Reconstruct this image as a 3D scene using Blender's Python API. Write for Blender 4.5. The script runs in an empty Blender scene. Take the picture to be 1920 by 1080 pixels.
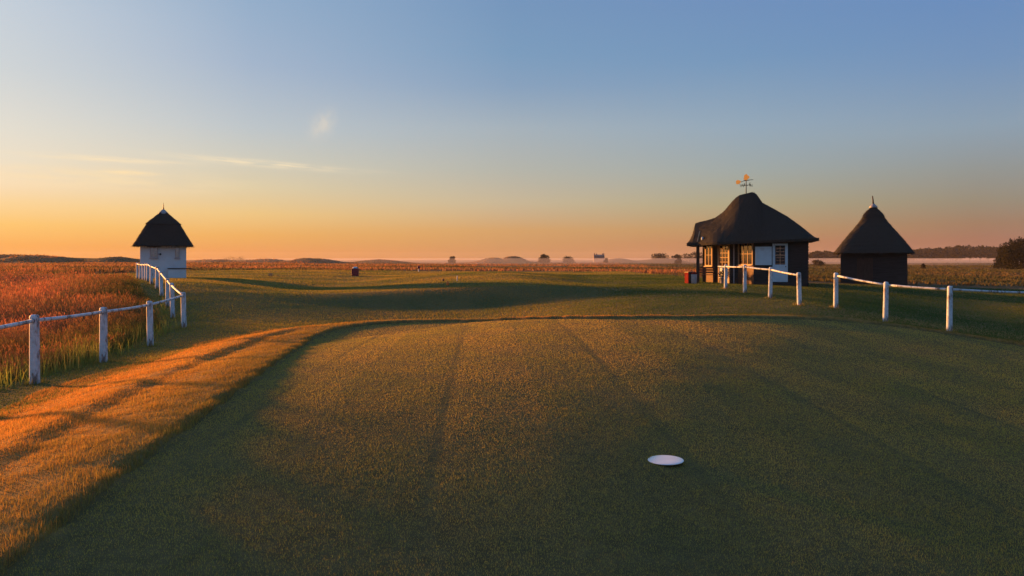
import bpy, bmesh, math, random
import numpy as np
from mathutils import Vector, Matrix
random.seed(7)
RNG = np.random.default_rng(11)
SC = bpy.context.scene
COL = SC.collection
R = math.radians
F = 1340.0                      # focal length of the photograph in its own pixels

# ------------------------------------------------------------------ camera
cam_d = bpy.data.cameras.new('camera')
cam = bpy.data.objects.new('camera', cam_d)
COL.objects.link(cam)
cam_d.sensor_width = 36
cam_d.lens = F / 1920 * 36
cam_d.shift_y = -(540 - 485) / 1920
cam_d.clip_start = .05
cam_d.clip_end = 8000
cam.location = (0, 0, 1.6)
cam.rotation_euler = (math.pi / 2, 0, 0)
SC.camera = cam

# ------------------------------------------------------------------ sky, sun, exposure
SUN_AZ, SUN_EL = R(-54), R(5.0)             # bearing from +Y (negative = left), elevation
SUN = Vector((math.sin(SUN_AZ) * math.cos(SUN_EL), math.cos(SUN_AZ) * math.cos(SUN_EL), math.sin(SUN_EL)))


def s2l(c):
    return tuple((v / 255 / 12.92 if v <= 10 else ((v / 255 + .055) / 1.055) ** 2.4) for v in c)


world = bpy.data.worlds.new('World')
SC.world = world
world.use_nodes = True
wt = world.node_tree
wt.nodes.clear()


def wn(kind, **kw):
    n = wt.nodes.new(kind)
    for k, v in kw.items():
        setattr(n, k, v)
    return n


def wl(a, b):
    wt.links.new(a, b)


def wmath(op, a, b=None, c=None):
    n = wn('ShaderNodeMath', operation=op)
    for i, v in enumerate((a, b, c)):
        if v is None:
            continue
        if isinstance(v, (int, float)):
            n.inputs[i].default_value = v
        else:
            wl(v, n.inputs[i])
    return n.outputs[0]


def wrange(v, a, b, smooth=False):
    n = wn('ShaderNodeMapRange')
    n.interpolation_type = 'SMOOTHSTEP' if smooth else 'LINEAR'
    wl(v, n.inputs[0])
    n.inputs[1].default_value, n.inputs[2].default_value = a, b
    return n.outputs[0]


# colour of the dawn sky against elevation (degrees), at several angles from the sun's bearing
SKY = {
    0:   [(0, (255, 176, 72)), (2, (255, 202, 106)), (4, (255, 218, 150)), (7, (250, 226, 196)), (11, (232, 224, 212)), (16, (208, 212, 216)), (28, (160, 185, 208)), (50, (118, 152, 192)), (90, (98, 136, 184))],
    18:  [(0, (250, 166, 80)), (.9, (253, 176, 90)), (2.3, (255, 200, 115)), (3.7, (253, 214, 154)), (5, (250, 223, 186)), (6.4, (240, 225, 200)), (8.5, (229, 223, 209)), (12.5, (208, 213, 215)), (16.5, (198, 208, 218)), (30, (146, 176, 205)), (60, (108, 145, 190)), (90, (98, 136, 184))],
    34:  [(0, (232, 150, 84)), (.6, (236, 158, 88)), (1.8, (238, 176, 98)), (3.4, (238, 198, 132)), (5.4, (222, 205, 168)), (7.4, (208, 204, 188)), (9.8, (190, 198, 202)), (14.4, (164, 182, 204)), (19, (148, 174, 202)), (35, (118, 154, 194)), (90, (98, 136, 184))],
    54:  [(0, (200, 138, 92)), (.6, (206, 146, 94)), (2.3, (212, 162, 106)), (4.5, (200, 182, 150)), (7, (181, 181, 170)), (10.4, (165, 178, 187)), (13.6, (136, 162, 190)), (16, (124, 157, 190)), (20, (117, 150, 188)), (40, (104, 142, 186)), (90, (98, 136, 184))],
    72:  [(0, (182, 122, 92)), (1.2, (190, 134, 96)), (2.2, (188, 148, 104)), (4.2, (174, 164, 132)), (6.7, (160, 168, 164)), (10, (148, 168, 184)), (15, (118, 152, 188)), (19.5, (111, 144, 188)), (40, (102, 140, 186)), (90, (98, 136, 184))],
    87:  [(0, (154, 104, 88)), (1.3, (164, 116, 94)), (2.4, (160, 126, 100)), (3.9, (152, 140, 120)), (6, (147, 150, 146)), (8.9, (141, 160, 176)), (13.2, (117, 148, 186)), (17.3, (106, 141, 188)), (40, (100, 138, 186)), (90, (98, 136, 184))],
    124: [(0, (118, 108, 112)), (2, (122, 120, 130)), (5, (124, 138, 158)), (9, (120, 146, 176)), (14, (110, 143, 184)), (40, (100, 138, 185)), (90, (98, 136, 184))],
    180: [(0, (100, 118, 142)), (3, (108, 130, 158)), (8, (114, 142, 176)), (16, (108, 142, 184)), (40, (100, 138, 185)), (90, (98, 136, 184))],
}
tc = wn('ShaderNodeTexCoord')
nrm = wn('ShaderNodeVectorMath', operation='NORMALIZE')
wl(tc.outputs['Generated'], nrm.inputs[0])
sep = wn('ShaderNodeSeparateXYZ')
wl(nrm.outputs[0], sep.inputs[0])
dx, dy, dz = sep.outputs
elev = wmath('ARCSINE', dz)                                   # radians
tt = wmath('SQRT', wmath('DIVIDE', wmath('MAXIMUM', elev, 0), math.pi / 2))
hl = wmath('SQRT', wmath('ADD', wmath('MULTIPLY', dx, dx), wmath('MULTIPLY', dy, dy)))
ca = wmath('DIVIDE', wmath('ADD', wmath('MULTIPLY', dx, math.sin(SUN_AZ)), wmath('MULTIPLY', dy, math.cos(SUN_AZ))), wmath('MAXIMUM', hl, 1e-4))
ang = wmath('MULTIPLY', wmath('ARCCOSINE', wmath('MINIMUM', wmath('MAXIMUM', ca, -1.0), 1.0)), 180 / math.pi)


def ramp(stops):
    r = wn('ShaderNodeValToRGB')
    els = r.color_ramp.elements
    while len(els) > 1:
        els.remove(els[0])
    for i, (e, c) in enumerate(stops):
        p = math.sqrt(e / 90)
        el = els[0] if i == 0 else els.new(p)
        el.position = p
        el.color = (*s2l(c), 1)
    wl(tt, r.inputs[0])
    return r.outputs[0]


angles = sorted(SKY)
out = ramp(SKY[angles[0]])
for a0, a1 in zip(angles, angles[1:]):
    m = wn('ShaderNodeMix', data_type='RGBA')
    wl(wrange(ang, a0, a1), m.inputs[0])
    wl(out, m.inputs[6])
    wl(ramp(SKY[a1]), m.inputs[7])
    out = m.outputs[2]


def wisp(bear, el, wid, hei, tilt, seed, scale, amount, lo, hi, colour):
    """a thin high cloud round one direction, broken up by noise"""
    global out
    az = wmath('MULTIPLY', wmath('ARCTAN2', dx, dy), 180 / math.pi)
    ed = wmath('MULTIPLY', elev, 180 / math.pi)
    u = wmath('SUBTRACT', az, bear)
    v = wmath('SUBTRACT', wmath('SUBTRACT', ed, el), wmath('MULTIPLY', u, tilt))
    un, vn = wmath('DIVIDE', u, wid), wmath('DIVIDE', v, hei)
    g = wmath('EXPONENT', wmath('MULTIPLY', wmath('ADD', wmath('MULTIPLY', un, un), wmath('MULTIPLY', vn, vn)), -1.0))
    cv = wn('ShaderNodeCombineXYZ')
    wl(wmath('MULTIPLY', un, scale), cv.inputs[0])
    wl(wmath('MULTIPLY', vn, scale * .6), cv.inputs[1])
    cv.inputs[2].default_value = seed
    nz = wn('ShaderNodeTexNoise')
    nz.inputs['Scale'].default_value = 1.0
    nz.inputs['Detail'].default_value = 5
    wl(cv.outputs[0], nz.inputs['Vector'])
    f = wmath('MULTIPLY', wmath('MULTIPLY', g, wrange(nz.outputs[0], lo, hi, True)), amount)
    m = wn('ShaderNodeMix', data_type='RGBA')
    wl(f, m.inputs[0])
    wl(out, m.inputs[6])
    m.inputs[7].default_value = (*s2l(colour), 1)
    out = m.outputs[2]


wisp(-14.85, 10.25, .8, .8, .45, 3.1, 1.0, .75, .25, .6, (222, 212, 196))
wisp(-28.2, 6.05, 1.6, .14, -.02, 7.7, 1.5, 1.0, .25, .55, (255, 226, 178))
wisp(-19.0, 7.15, 5.5, .22, -.045, 1.4, 2.2, .8, .28, .58, (252, 230, 190))
wisp(-29.5, 6.9, 4.5, .18, .0, 5.4, 2.4, .7, .28, .58, (255, 230, 188))
wisp(-30.5, 5.5, 8.0, .7, -.01, 9.2, 2.4, .5, .32, .62, (255, 226, 176))
bg = wn('ShaderNodeBackground')
wl(out, bg.inputs[0])
bg.inputs[1].default_value = .348
wo = wn('ShaderNodeOutputWorld')
wl(bg.outputs[0], wo.inputs[0])

sun_d = bpy.data.lights.new('sun', 'SUN')
sun_d.energy = 5.0
sun_d.color = (1.0, .36, .07)
sun_d.angle = R(3.0)
sun_o = bpy.data.objects.new('sun', sun_d)
COL.objects.link(sun_o)
sun_o.rotation_euler = SUN.to_track_quat('Z', 'Y').to_euler()
SC.view_settings.view_transform = 'Standard'
SC.view_settings.look = 'None'
SC.view_settings.exposure = 1.52
SC.view_settings.gamma = 1
SC.cycles.max_bounces = 6
SC.cycles.transparent_max_bounces = 8
SC.cycles.volume_bounces = 1
SC.cycles.use_denoising = True


# ------------------------------------------------------------------ helpers
def col(px, Y):
    return (px - 960) / F * Y


def top(py, Y):
    return 1.6 - (py - 485) / F * Y


def tag(o, label=None, cat=None, group=None, kind=None):
    for k, v in (('label', label), ('category', cat), ('group', group), ('kind', kind)):
        if v:
            o[k] = v
    return o


def empty(name, loc, rz=0):
    o = bpy.data.objects.new(name, None)
    COL.objects.link(o)
    o.location = loc
    o.rotation_euler = (0, 0, rz)
    o.empty_display_size = .2
    return o


class MB:
    """collects shapes and links them as one mesh object"""
    def __init__(self):
        self.v, self.f = [], []

    def add(self, vs, fs):
        n = len(self.v)
        self.v += [tuple(p) for p in vs]
        self.f += [tuple(i + n for i in f) for f in fs]
        return self

    def box(self, c, s, rot=None):
        p = [Vector((x * s[0] / 2, y * s[1] / 2, z * s[2] / 2)) for x in (-1, 1) for y in (-1, 1) for z in (-1, 1)]
        if rot is not None:
            p = [rot @ q for q in p]
        p = [q + Vector(c) for q in p]
        return self.add(p, [(0, 1, 3, 2), (4, 6, 7, 5), (0, 4, 5, 1), (2, 3, 7, 6), (0, 2, 6, 4), (1, 5, 7, 3)])

    def bar(self, a, b, w, d, up=(0, 0, 1)):
        """a square bar from a to b"""
        a, b = Vector(a), Vector(b)
        t = (b - a).normalized()
        u = t.cross(Vector(up))
        if u.length < 1e-4:
            u = t.cross(Vector((0, 1, 0)))
        u.normalize()
        n = u.cross(t)
        vs = [q + u * (sx * w / 2) + n * (sy * d / 2) for q in (a, b) for sx, sy in ((-1, -1), (1, -1), (1, 1), (-1, 1))]
        return self.add(vs, [(3, 2, 1, 0), (4, 5, 6, 7)] + [(i, (i + 1) % 4, 4 + (i + 1) % 4, 4 + i) for i in range(4)])

    def tube(self, pts, rad, n=8, wob=0):
        pts = [Vector(p) for p in pts]
        rad = rad if isinstance(rad, (list, tuple)) else [rad] * len(pts)
        vs, fs = [], []
        for i, p in enumerate(pts):
            t = (pts[min(i + 1, len(pts) - 1)] - pts[max(i - 1, 0)]).normalized()
            u = t.cross(Vector((0, 0, 1)))
            if u.length < 1e-3:
                u = Vector((1, 0, 0))
            u.normalize()
            w = u.cross(t)
            for k in range(n):
                a = 2 * math.pi * k / n
                r = rad[i] * (1 + random.uniform(-wob, wob))
                vs.append(p + u * math.cos(a) * r + w * math.sin(a) * r)
        for i in range(len(pts) - 1):
            for k in range(n):
                fs.append((i * n + k, i * n + (k + 1) % n, (i + 1) * n + (k + 1) % n, (i + 1) * n + k))
        fs.append(tuple(range(n))[::-1])
        fs.append(tuple((len(pts) - 1) * n + k for k in range(n)))
        return self.add(vs, fs)

    def lathe(self, prof, n=16, c=(0, 0, 0)):
        """prof: list of (radius, z)"""
        c = Vector(c)
        vs = [c + Vector((r * math.cos(2 * math.pi * k / n), r * math.sin(2 * math.pi * k / n), z)) for r, z in prof for k in range(n)]
        fs = [(i * n + k, i * n + (k + 1) % n, (i + 1) * n + (k + 1) % n, (i + 1) * n + k) for i in range(len(prof) - 1) for k in range(n)]
        fs += [tuple(range(n))[::-1], tuple((len(prof) - 1) * n + k for k in range(n))]
        return self.add(vs, fs)

    def build(self, name, mat, parent=None, smooth=False, bevel=0):
        me = bpy.data.meshes.new(name)
        me.from_pydata(self.v, [], self.f)
        bm = bmesh.new()
        bm.from_mesh(me)
        bmesh.ops.recalc_face_normals(bm, faces=bm.faces)
        bm.to_mesh(me)
        bm.free()
        me.materials.append(mat)
        if smooth:
            me.polygons.foreach_set('use_smooth', [True] * len(me.polygons))
        o = bpy.data.objects.new(name, me)
        COL.objects.link(o)
        if parent is not None:
            o.parent = parent
        if bevel:
            b = o.modifiers.new('bevel', 'BEVEL')
            b.width = bevel
            b.segments = 2
            b.limit_method = 'ANGLE'
        return o


# ------------------------------------------------------------------ materials
def mat_new(name):
    m = bpy.data.materials.new(name)
    m.use_nodes = True
    nt = m.node_tree
    nt.nodes.clear()
    return m, nt


def nd(nt, kind, **kw):
    n = nt.nodes.new(kind)
    for k, v in kw.items():
        if k.startswith('i_'):
            n.inputs[k[2:].replace('_', ' ')].default_value = v
        else:
            setattr(n, k, v)
    return n


def mix(nt, f, a, b, blend='MIX'):
    m = nd(nt, 'ShaderNodeMix', data_type='RGBA', blend_type=blend)
    for i, v in ((0, f), (6, a), (7, b)):
        if isinstance(v, (int, float)):
            m.inputs[i].default_value = v
        elif isinstance(v, tuple):
            m.inputs[i].default_value = (*v, 1)
        else:
            nt.links.new(v, m.inputs[i])
    return m.outputs[2]


def noise(nt, scale, detail=4, coord='obj', stretch=None, rough=.55):
    if coord == 'world':
        src = nd(nt, 'ShaderNodeNewGeometry').outputs['Position']
    else:
        src = nd(nt, 'ShaderNodeTexCoord').outputs['Object']
    if stretch:
        mp = nd(nt, 'ShaderNodeMapping')
        mp.inputs['Scale'].default_value = stretch
        nt.links.new(src, mp.inputs['Vector'])
        src = mp.outputs[0]
    n = nd(nt, 'ShaderNodeTexNoise', i_Scale=scale, i_Detail=detail, i_Roughness=rough)
    nt.links.new(src, n.inputs['Vector'])
    return n.outputs[0]


def rng(nt, v, a, b, c=0., d=1.):
    m = nd(nt, 'ShaderNodeMapRange')
    nt.links.new(v, m.inputs[0])
    for i, q in zip((1, 2, 3, 4), (a, b, c, d)):
        m.inputs[i].default_value = q
    return m.outputs[0]


def finish(nt, colour, rough=.7, bump=None, strength=.3, dist=.01, spec=.3, metal=0):
    p = nd(nt, 'ShaderNodeBsdfPrincipled')
    if isinstance(colour, tuple):
        p.inputs['Base Color'].default_value = (*colour, 1)
    else:
        nt.links.new(colour, p.inputs['Base Color'])
    p.inputs['Roughness'].default_value = rough
    p.inputs['Specular IOR Level'].default_value = spec
    p.inputs['Metallic'].default_value = metal
    if bump is not None:
        b = nd(nt, 'ShaderNodeBump', i_Strength=strength, i_Distance=dist)
        nt.links.new(bump, b.inputs['Height'])
        nt.links.new(b.outputs[0], p.inputs['Normal'])
    o = nd(nt, 'ShaderNodeOutputMaterial')
    nt.links.new(p.outputs[0], o.inputs[0])
    return p


def plain(name, c, rough=.6, var=.12, scale=6, metal=0, spec=.3, stretch=None, bump=.15):
    m, nt = mat_new(name)
    n = noise(nt, scale, 5, stretch=stretch)
    c2 = tuple(v * (1 - 2 * var) for v in c)
    c1 = tuple(min(1, v * (1 + var)) for v in c)
    finish(nt, mix(nt, rng(nt, n, .3, .7), c2, c1), rough, n, bump, .01, spec, metal)
    return m


def peeling(name):
    m, nt = mat_new(name)
    big = noise(nt, 5, 5, stretch=(1.6, 1.6, .55), rough=.65)
    fine = noise(nt, 40, 4, stretch=(1, 1, .12))
    paint = mix(nt, rng(nt, noise(nt, 14, 3), .3, .7), (.43, .52, .58), (.58, .69, .76))
    wood = mix(nt, rng(nt, fine, .3, .7), (.10, .085, .075), (.24, .21, .19))
    wear = rng(nt, big, .50, .60)
    c = mix(nt, wear, paint, wood)
    finish(nt, c, .65, mix(nt, .5, fine, big), .35, .006, .25)
    return m


M = {}
M['paint'] = peeling('peeling_white_paint')
M['white'] = plain('white_paint', (.47, .60, .69), .55, .05, 3)
M['wall_white'] = plain('white_render', (.60, .67, .70), .75, .05, 1.6, bump=.2)
M['cream'] = plain('cream_paint', (.40, .26, .15), .5, .05, 4)
M['tar'] = plain('black_tarred_boards', (.030, .034, .034), .8, .25, 5, stretch=(.4, .4, 6), bump=.5)
M['dark_timber'] = plain('dark_timber', (.05, .035, .026), .65, .25, 7, stretch=(3, 3, .4))
M['brown'] = plain('brown_timber', (.14, .065, .033), .6, .2, 7, stretch=(.5, .5, 4))
M['void'] = plain('dark_interior', (.03, .027, .025), .9, .1)
M['blind'] = plain('cream_blind', (.52, .30, .13), .8, .08, 9, stretch=(8, 8, .5))
M['red'] = plain('red_paint', (.17, .022, .02), .95, .1, 5, spec=.05)
M['maroon'] = plain('maroon_plastic', (.20, .02, .035), .45, .1, 5)
M['green_black'] = plain('dark_green_paint', (.012, .018, .014), .5, .2, 5)
M['lead'] = plain('grey_lead', (.30, .31, .33), .5, .12, 6, metal=.3)
M['iron'] = plain('black_iron', (.02, .02, .02), .5, .1, 8)
M['gold'] = plain('gilded_metal', (.26, .20, .085), .6, .06, 8, metal=.15)
M['orange'] = plain('orange_paint', (.75, .2, .04), .5, .05, 5)
M['grey'] = plain('grey_plastic', (.42, .40, .41), .55, .12, 6)
M['plate'] = plain('white_enamel', (.80, .80, .80), .3, .03, 8, bump=.05)
M['bark'] = plain('bark', (.05, .04, .032), .9, .25, 8)
M['house'] = plain('far_house_stone', (.22, .17, .15), .8, .1, 1)


def thatch():
    m, nt = mat_new('old_black_thatch')
    n1 = noise(nt, 34, 5, stretch=(1, 1, .12), rough=.7)
    n2 = noise(nt, 2.2, 4)
    c = mix(nt, rng(nt, n1, .3, .75), (.032, .034, .031), (.062, .060, .052))
    c = mix(nt, rng(nt, n2, .5, .75, 0, .4), c, (.045, .042, .030))
    finish(nt, c, 1.0, n1, .8, .03, .02)
    return m


M['thatch'] = thatch()


def glass():
    m, nt = mat_new('window_glass')
    fr = nd(nt, 'ShaderNodeFresnel', i_IOR=1.5)
    t = nd(nt, 'ShaderNodeBsdfTransparent')
    t.inputs[0].default_value = (.82, .86, .85, 1)
    g = nd(nt, 'ShaderNodeBsdfGlossy', i_Roughness=.03)
    mx = nd(nt, 'ShaderNodeMixShader')
    b = nd(nt, 'ShaderNodeMath', operation='MULTIPLY_ADD')
    b.inputs[1].default_value, b.inputs[2].default_value = 3.0, .08
    nt.links.new(fr.outputs[0], b.inputs[0])
    nt.links.new(b.outputs[0], mx.inputs[0])
    nt.links.new(t.outputs[0], mx.inputs[1])
    nt.links.new(g.outputs[0], mx.inputs[2])
    o = nd(nt, 'ShaderNodeOutputMaterial')
    nt.links.new(mx.outputs[0], o.inputs[0])
    return m


M['glass'] = glass()


def grass_mat(name, ca, cb, cc, wscale=.5, trans=.35, rough=.6):
    """blade colour: two tones by patches of the ground, third tone by the blade's own tint"""
    m, nt = mat_new(name)
    n = noise(nt, wscale, 3, 'world')
    n2 = noise(nt, wscale * 6, 2, 'world')
    at = nd(nt, 'ShaderNodeAttribute', attribute_name='tint')
    c = mix(nt, rng(nt, n, .38, .64), ca, cb)
    c = mix(nt, rng(nt, n2, .45, .75, 0, .45), c, cc)
    c = mix(nt, 1.0, c, at.outputs['Color'], 'MULTIPLY')
    d = nd(nt, 'ShaderNodeBsdfDiffuse')
    t = nd(nt, 'ShaderNodeBsdfTranslucent')
    nt.links.new(c, d.inputs[0])
    nt.links.new(c, t.inputs[0])
    mx = nd(nt, 'ShaderNodeMixShader')
    mx.inputs[0].default_value = trans
    nt.links.new(d.outputs[0], mx.inputs[1])
    nt.links.new(t.outputs[0], mx.inputs[2])
    o = nd(nt, 'ShaderNodeOutputMaterial')
    nt.links.new(mx.outputs[0], o.inputs[0])
    return m


# ------------------------------------------------------------------ the lie of the land
def hash2(ix, iy, seed):
    h = (ix.astype(np.int64) * 374761393 + iy.astype(np.int64) * 668265263 + seed * 974711) & 0x7fffffff
    h = ((h ^ (h >> 13)) * 1274126177) & 0x7fffffff
    return ((h ^ (h >> 16)) & 0xffff) / 65535.0


def vnoise(x, y, wl_, seed):
    x, y = x / wl_, y / wl_
    ix, iy = np.floor(x), np.floor(y)
    fx, fy = x - ix, y - iy
    fx, fy = fx * fx * fx * (fx * (6 * fx - 15) + 10), fy * fy * fy * (fy * (6 * fy - 15) + 10)
    a, b = hash2(ix, iy, seed), hash2(ix + 1, iy, seed)
    c, d = hash2(ix, iy + 1, seed), hash2(ix + 1, iy + 1, seed)
    return (a * (1 - fx) + b * fx) * (1 - fy) + (c * (1 - fx) + d * fx) * fy - .5


def sstep(t):
    t = np.clip(t, 0, 1)
    return t * t * (3 - 2 * t)


CTRL = np.array([
    # meadow, lower than the fence line
    (-9, 10, -.44), (-12, 10, -.5), (-12, 16, -.5), (-16, 22, -.42), (-22, 32, -.15), (-34, 30, -.2), (-32, 46, .12),
    (-25, 20, -.5), (-50, 60, .45), (-14, 5, -.6), (-9, 3, -.55), (-30, 8, -.6), (-60, 30, -.3),
    # fence line on the left
    (-6.6, 7.5, -.2), (-6.9, 10.3, -.2), (-7.3, 12.8, -.26), (-7.85, 15.5, -.3), (-8.7, 18.9, -.22), (-10.3, 21.8, -.22),
    (-11.6, 24.2, -.02), (-13, 26.6, .17), (-14.4, 29, .36), (-15.8, 31.4, .47), (-17.2, 33.8, .49), (-19.8, 38.3, .46), (-22.5, 43, .38),
    (-23.4, 48, .3), (-20, 52, .3),
    # hollow round the tee, mound, far fairway
    (-5.5, 18.6, -.2), (-4.5, 22, -.36), (-7.5, 24.7, -.18), (-9.5, 30, .0), (-12, 38, .02), (0, 23, -.32), (2.8, 22, .1), (5, 23, .28), (12, 21, -.12), (14.2, 23, -.25),
    (8.4, 24, .33), (8.4, 28.5, .4), (6, 30, .36), (3, 40, .0), (-8, 45, -.08), (0, 60, .05), (-15, 62, .12), (20, 62, .1), (8, 50, .2),
    # pavilion side
    (12.5, 37.5, .25), (22, 44, .12), (9.24, 20.4, .2), (9.85, 18.9, -.14), (10.85, 17.7, -.29), (13.9, 18.8, -.3), (17, 27, -.3), (23, 32, -.35),
    (14, 10, -.4), (14, 0, -.5), (0, -6, -.25), (-6, 0, -.35), (30, 15, -.2), (36, 50, -.15),
    # plain
    (0, 105, .02), (45, 100, -.25), (-60, 105, .35), (0, 200, -.5), (120, 200, -.7), (-120, 200, .1), (0, 420, -1.0), (300, 420, -1.1),
    (-300, 420, -.8), (150, 60, -.5), (-120, 60, -.2), (0, 900, -1.3), (700, 900, -1.3), (-700, 900, -1.2), (700, 100, -1.0), (-700, 100, -1.0),
    (0, -150, -.8), (250, -200, -.9), (-250, -200, -.9), (0, 1500, -1.4), (1200, 1500, -1.4), (-1200, 1500, -1.4), (-1200, 0, -1.2), (1200, 0, -1.2),
], float)


def tphi(r2):
    return np.where(r2 > 1e-12, .5 * r2 * np.log(np.maximum(r2, 1e-12)), 0)


def warp(x, y):
    """far distances are compressed so that near control points keep their grip"""
    r = np.sqrt(x * x + y * y)
    k = np.log1p(r / 25.0) / np.maximum(r / 25.0, 1e-6)
    return x * k / 25, y * k / 25


cxw, cyw = warp(CTRL[:, 0], CTRL[:, 1])
n_ = len(CTRL)
A = np.zeros((n_ + 3, n_ + 3))
A[:n_, :n_] = tphi((cxw[:, None] - cxw[None]) ** 2 + (cyw[:, None] - cyw[None]) ** 2) + np.eye(n_) * .0006
A[:n_, n_:] = np.stack([np.ones(n_), cxw, cyw], 1)
A[n_:, :n_] = A[:n_, n_:].T
TW = np.linalg.solve(A, np.concatenate([CTRL[:, 2], np.zeros(3)]))


def base_height(X, Y):
    xw, yw = warp(X, Y)
    z = TW[n_] + TW[n_ + 1] * xw + TW[n_ + 2] * yw
    for i in range(n_):
        z = z + TW[i] * tphi((xw - cxw[i]) ** 2 + (yw - cyw[i]) ** 2)
    return z


TEE = np.array([(-1.7, -3), (-1.9, .2), (-2.2, 2.2), (-2.38, 3.5), (-2.46, 4.1), (-2.55, 4.8), (-2.64, 5.6), (-2.76, 6.7), (-2.99, 8.3), (-3.30, 10.3),
                (-3.62, 12.3), (-3.84, 13.8), (-3.80, 15.2), (-3.55, 16.1), (-3.15, 16.7), (-2.5, 17.15), (-1.4, 17.45), (0, 17.25), (2.0, 16.75), (4.0, 16.95), (5.75, 17.6),
                (7.0, 18.0), (8.2, 18.35), (9.1, 18.4), (10.0, 18.1), (10.6, 17.3), (11.1, 16.6), (11.6, 15.9), (12.2, 13), (12.4, 4), (12.4, -3)])


def tee_dist(X, Y):
    """signed distance to the edge of the tee, negative inside"""
    d2 = np.full(X.shape, 1e9)
    inside = np.zeros(X.shape, bool)
    for (x0, y0), (x1, y1) in zip(TEE, np.roll(TEE, -1, 0)):
        ex, ey = x1 - x0, y1 - y0
        t = np.clip(((X - x0) * ex + (Y - y0) * ey) / (ex * ex + ey * ey), 0, 1)
        d2 = np.minimum(d2, (X - x0 - t * ex) ** 2 + (Y - y0 - t * ey) ** 2)
        if y0 != y1:
            inside ^= ((y0 > Y) != (y1 > Y)) & (X < x0 + (Y - y0) / (y1 - y0) * ex)
    d = np.sqrt(d2)
    return np.where(inside, -d, d)


def tee_plane(X, Y):
    """a crowned tee: level towards the sun, falling away on the far side"""
    s = .866 * X - .5 * Y
    a, b, k = -9.5, -2.1, .095
    t = np.clip(s - a, 0, b - a)
    z = .06 + .08 * t - (k + .08) * t * t / (2 * (b - a)) - k * np.clip(s - b, 0, 4.6) - .03 * np.clip(s - b - 4.6, 0, 30)
    return z


RIDGE_Y = np.array([2.0, 5.9, 7.7, 11.1, 14, 16.5, 18])
RIDGE_X = np.array([-3.0, -3.95, -4.3, -4.85, -4.95, -4.7, -4.2])

DUNES = [  # px, py of the crest, distance, half width in px, depth in m
    (-30, 479, 250, 60, 22), (30, 478, 255, 60, 22), (80, 477.2, 250, 44, 20), (108, 479, 246, 25, 16), (215, 484, 260, 45, 20),
    (590, 483.5, 300, 38, 24), (720, 485.5, 330, 50, 24), (505, 486, 320, 40, 24), (400, 487, 320, 40, 20),
    (962, 479.5, 420, 26, 22), (925, 482.5, 420, 30, 22), (1240, 483, 450, 45, 24), (1160, 483.5, 470, 30, 24),
]


def height(X, Y, micro=True):
    X, Y = np.asarray(X, float), np.asarray(Y, float)
    r = np.hypot(X, Y)
    z = base_height(X, Y)
    # mound in the middle distance
    mx_ = np.where(X < -1, sstep((X + 12.5) / 10.5), 1 - sstep((X + 1) / 8.0))
    tf = np.clip((Y - 27.2) / 3.0, 0, 1)
    my_ = (.35 * sstep(tf) + .65 * tf) * (1 - sstep((Y - 50) / 26))
    z = z + .62 * mx_ * my_
    dn = np.zeros_like(z)
    for px, py, D, hw, dep in DUNES:
        cx = col(px, D)
        hgt = top(py, D) + .45
        w = hw / F * D
        dn = np.maximum(dn, hgt * np.exp(-np.abs((X - cx) / w) ** 2.6 - ((Y - D) / dep) ** 2) * (1 + .35 * vnoise(X, Y, 9, 5)))
    z = z + dn
    und = .05 * vnoise(X, Y, 5.5, 1) + .025 * vnoise(X, Y, 2.6, 2)
    far = np.clip((r - 25) / 60, 0, 1)
    und = und * (1 + 1.2 * far) + far * .32 * vnoise(X, Y, 22, 3) + far * np.clip(r / 250, 0, 1.6) * .6 * vnoise(X, Y, 60, 4)
    z = z + und
    near = (Y < 26) & (np.abs(X) < 16)
    if near.any():
        xn, yn = X[near], Y[near]
        d = tee_dist(xn, yn)
        left = sstep((-1.0 - xn) / 2.5)
        w = 1.15 + 1.95 * left + .5 * sstep((xn - 7) / 2)
        zt = tee_plane(xn, yn)
        rim = .065 * sstep(np.clip(d / .06, 0, 1))
        rx = np.interp(yn, RIDGE_Y, RIDGE_X)
        ddx = xn - rx
        rid = np.where(ddx < 0, np.exp(-(ddx / .8) ** 2), 1 - sstep(ddx / .26))
        rid = rid * .062 * sstep((yn - 2.5) / 2) * sstep((17.5 - yn) / 3)
        t = sstep(d / w)
        out_z = (zt + rim) * (1 - t) + z[near] * t + rid + .010 * vnoise(xn, yn, .9, 8) * sstep(d / .3)
        zin = zt + .004 * vnoise(xn, yn, 1.4, 6)
        z[near] = np.where(d < 0, zin, out_z)
    return z


def gz(x, y):
    return float(height(np.array([x], float), np.array([y], float))[0])


def fence_x(Y):
    return np.interp(Y, [0, 7.5, 10.3, 12.8, 15.5, 18.9, 21.8, 24.2, 26.6, 29, 31.4, 33.8, 36, 38.3, 40.6, 43, 56],
                     [-6.4, -6.55, -6.88, -7.32, -7.84, -8.67, -10.35, -11.67, -13.03, -14.41, -15.84, -17.23, -18.46, -19.75, -21.1, -22.5, -40])


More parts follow.
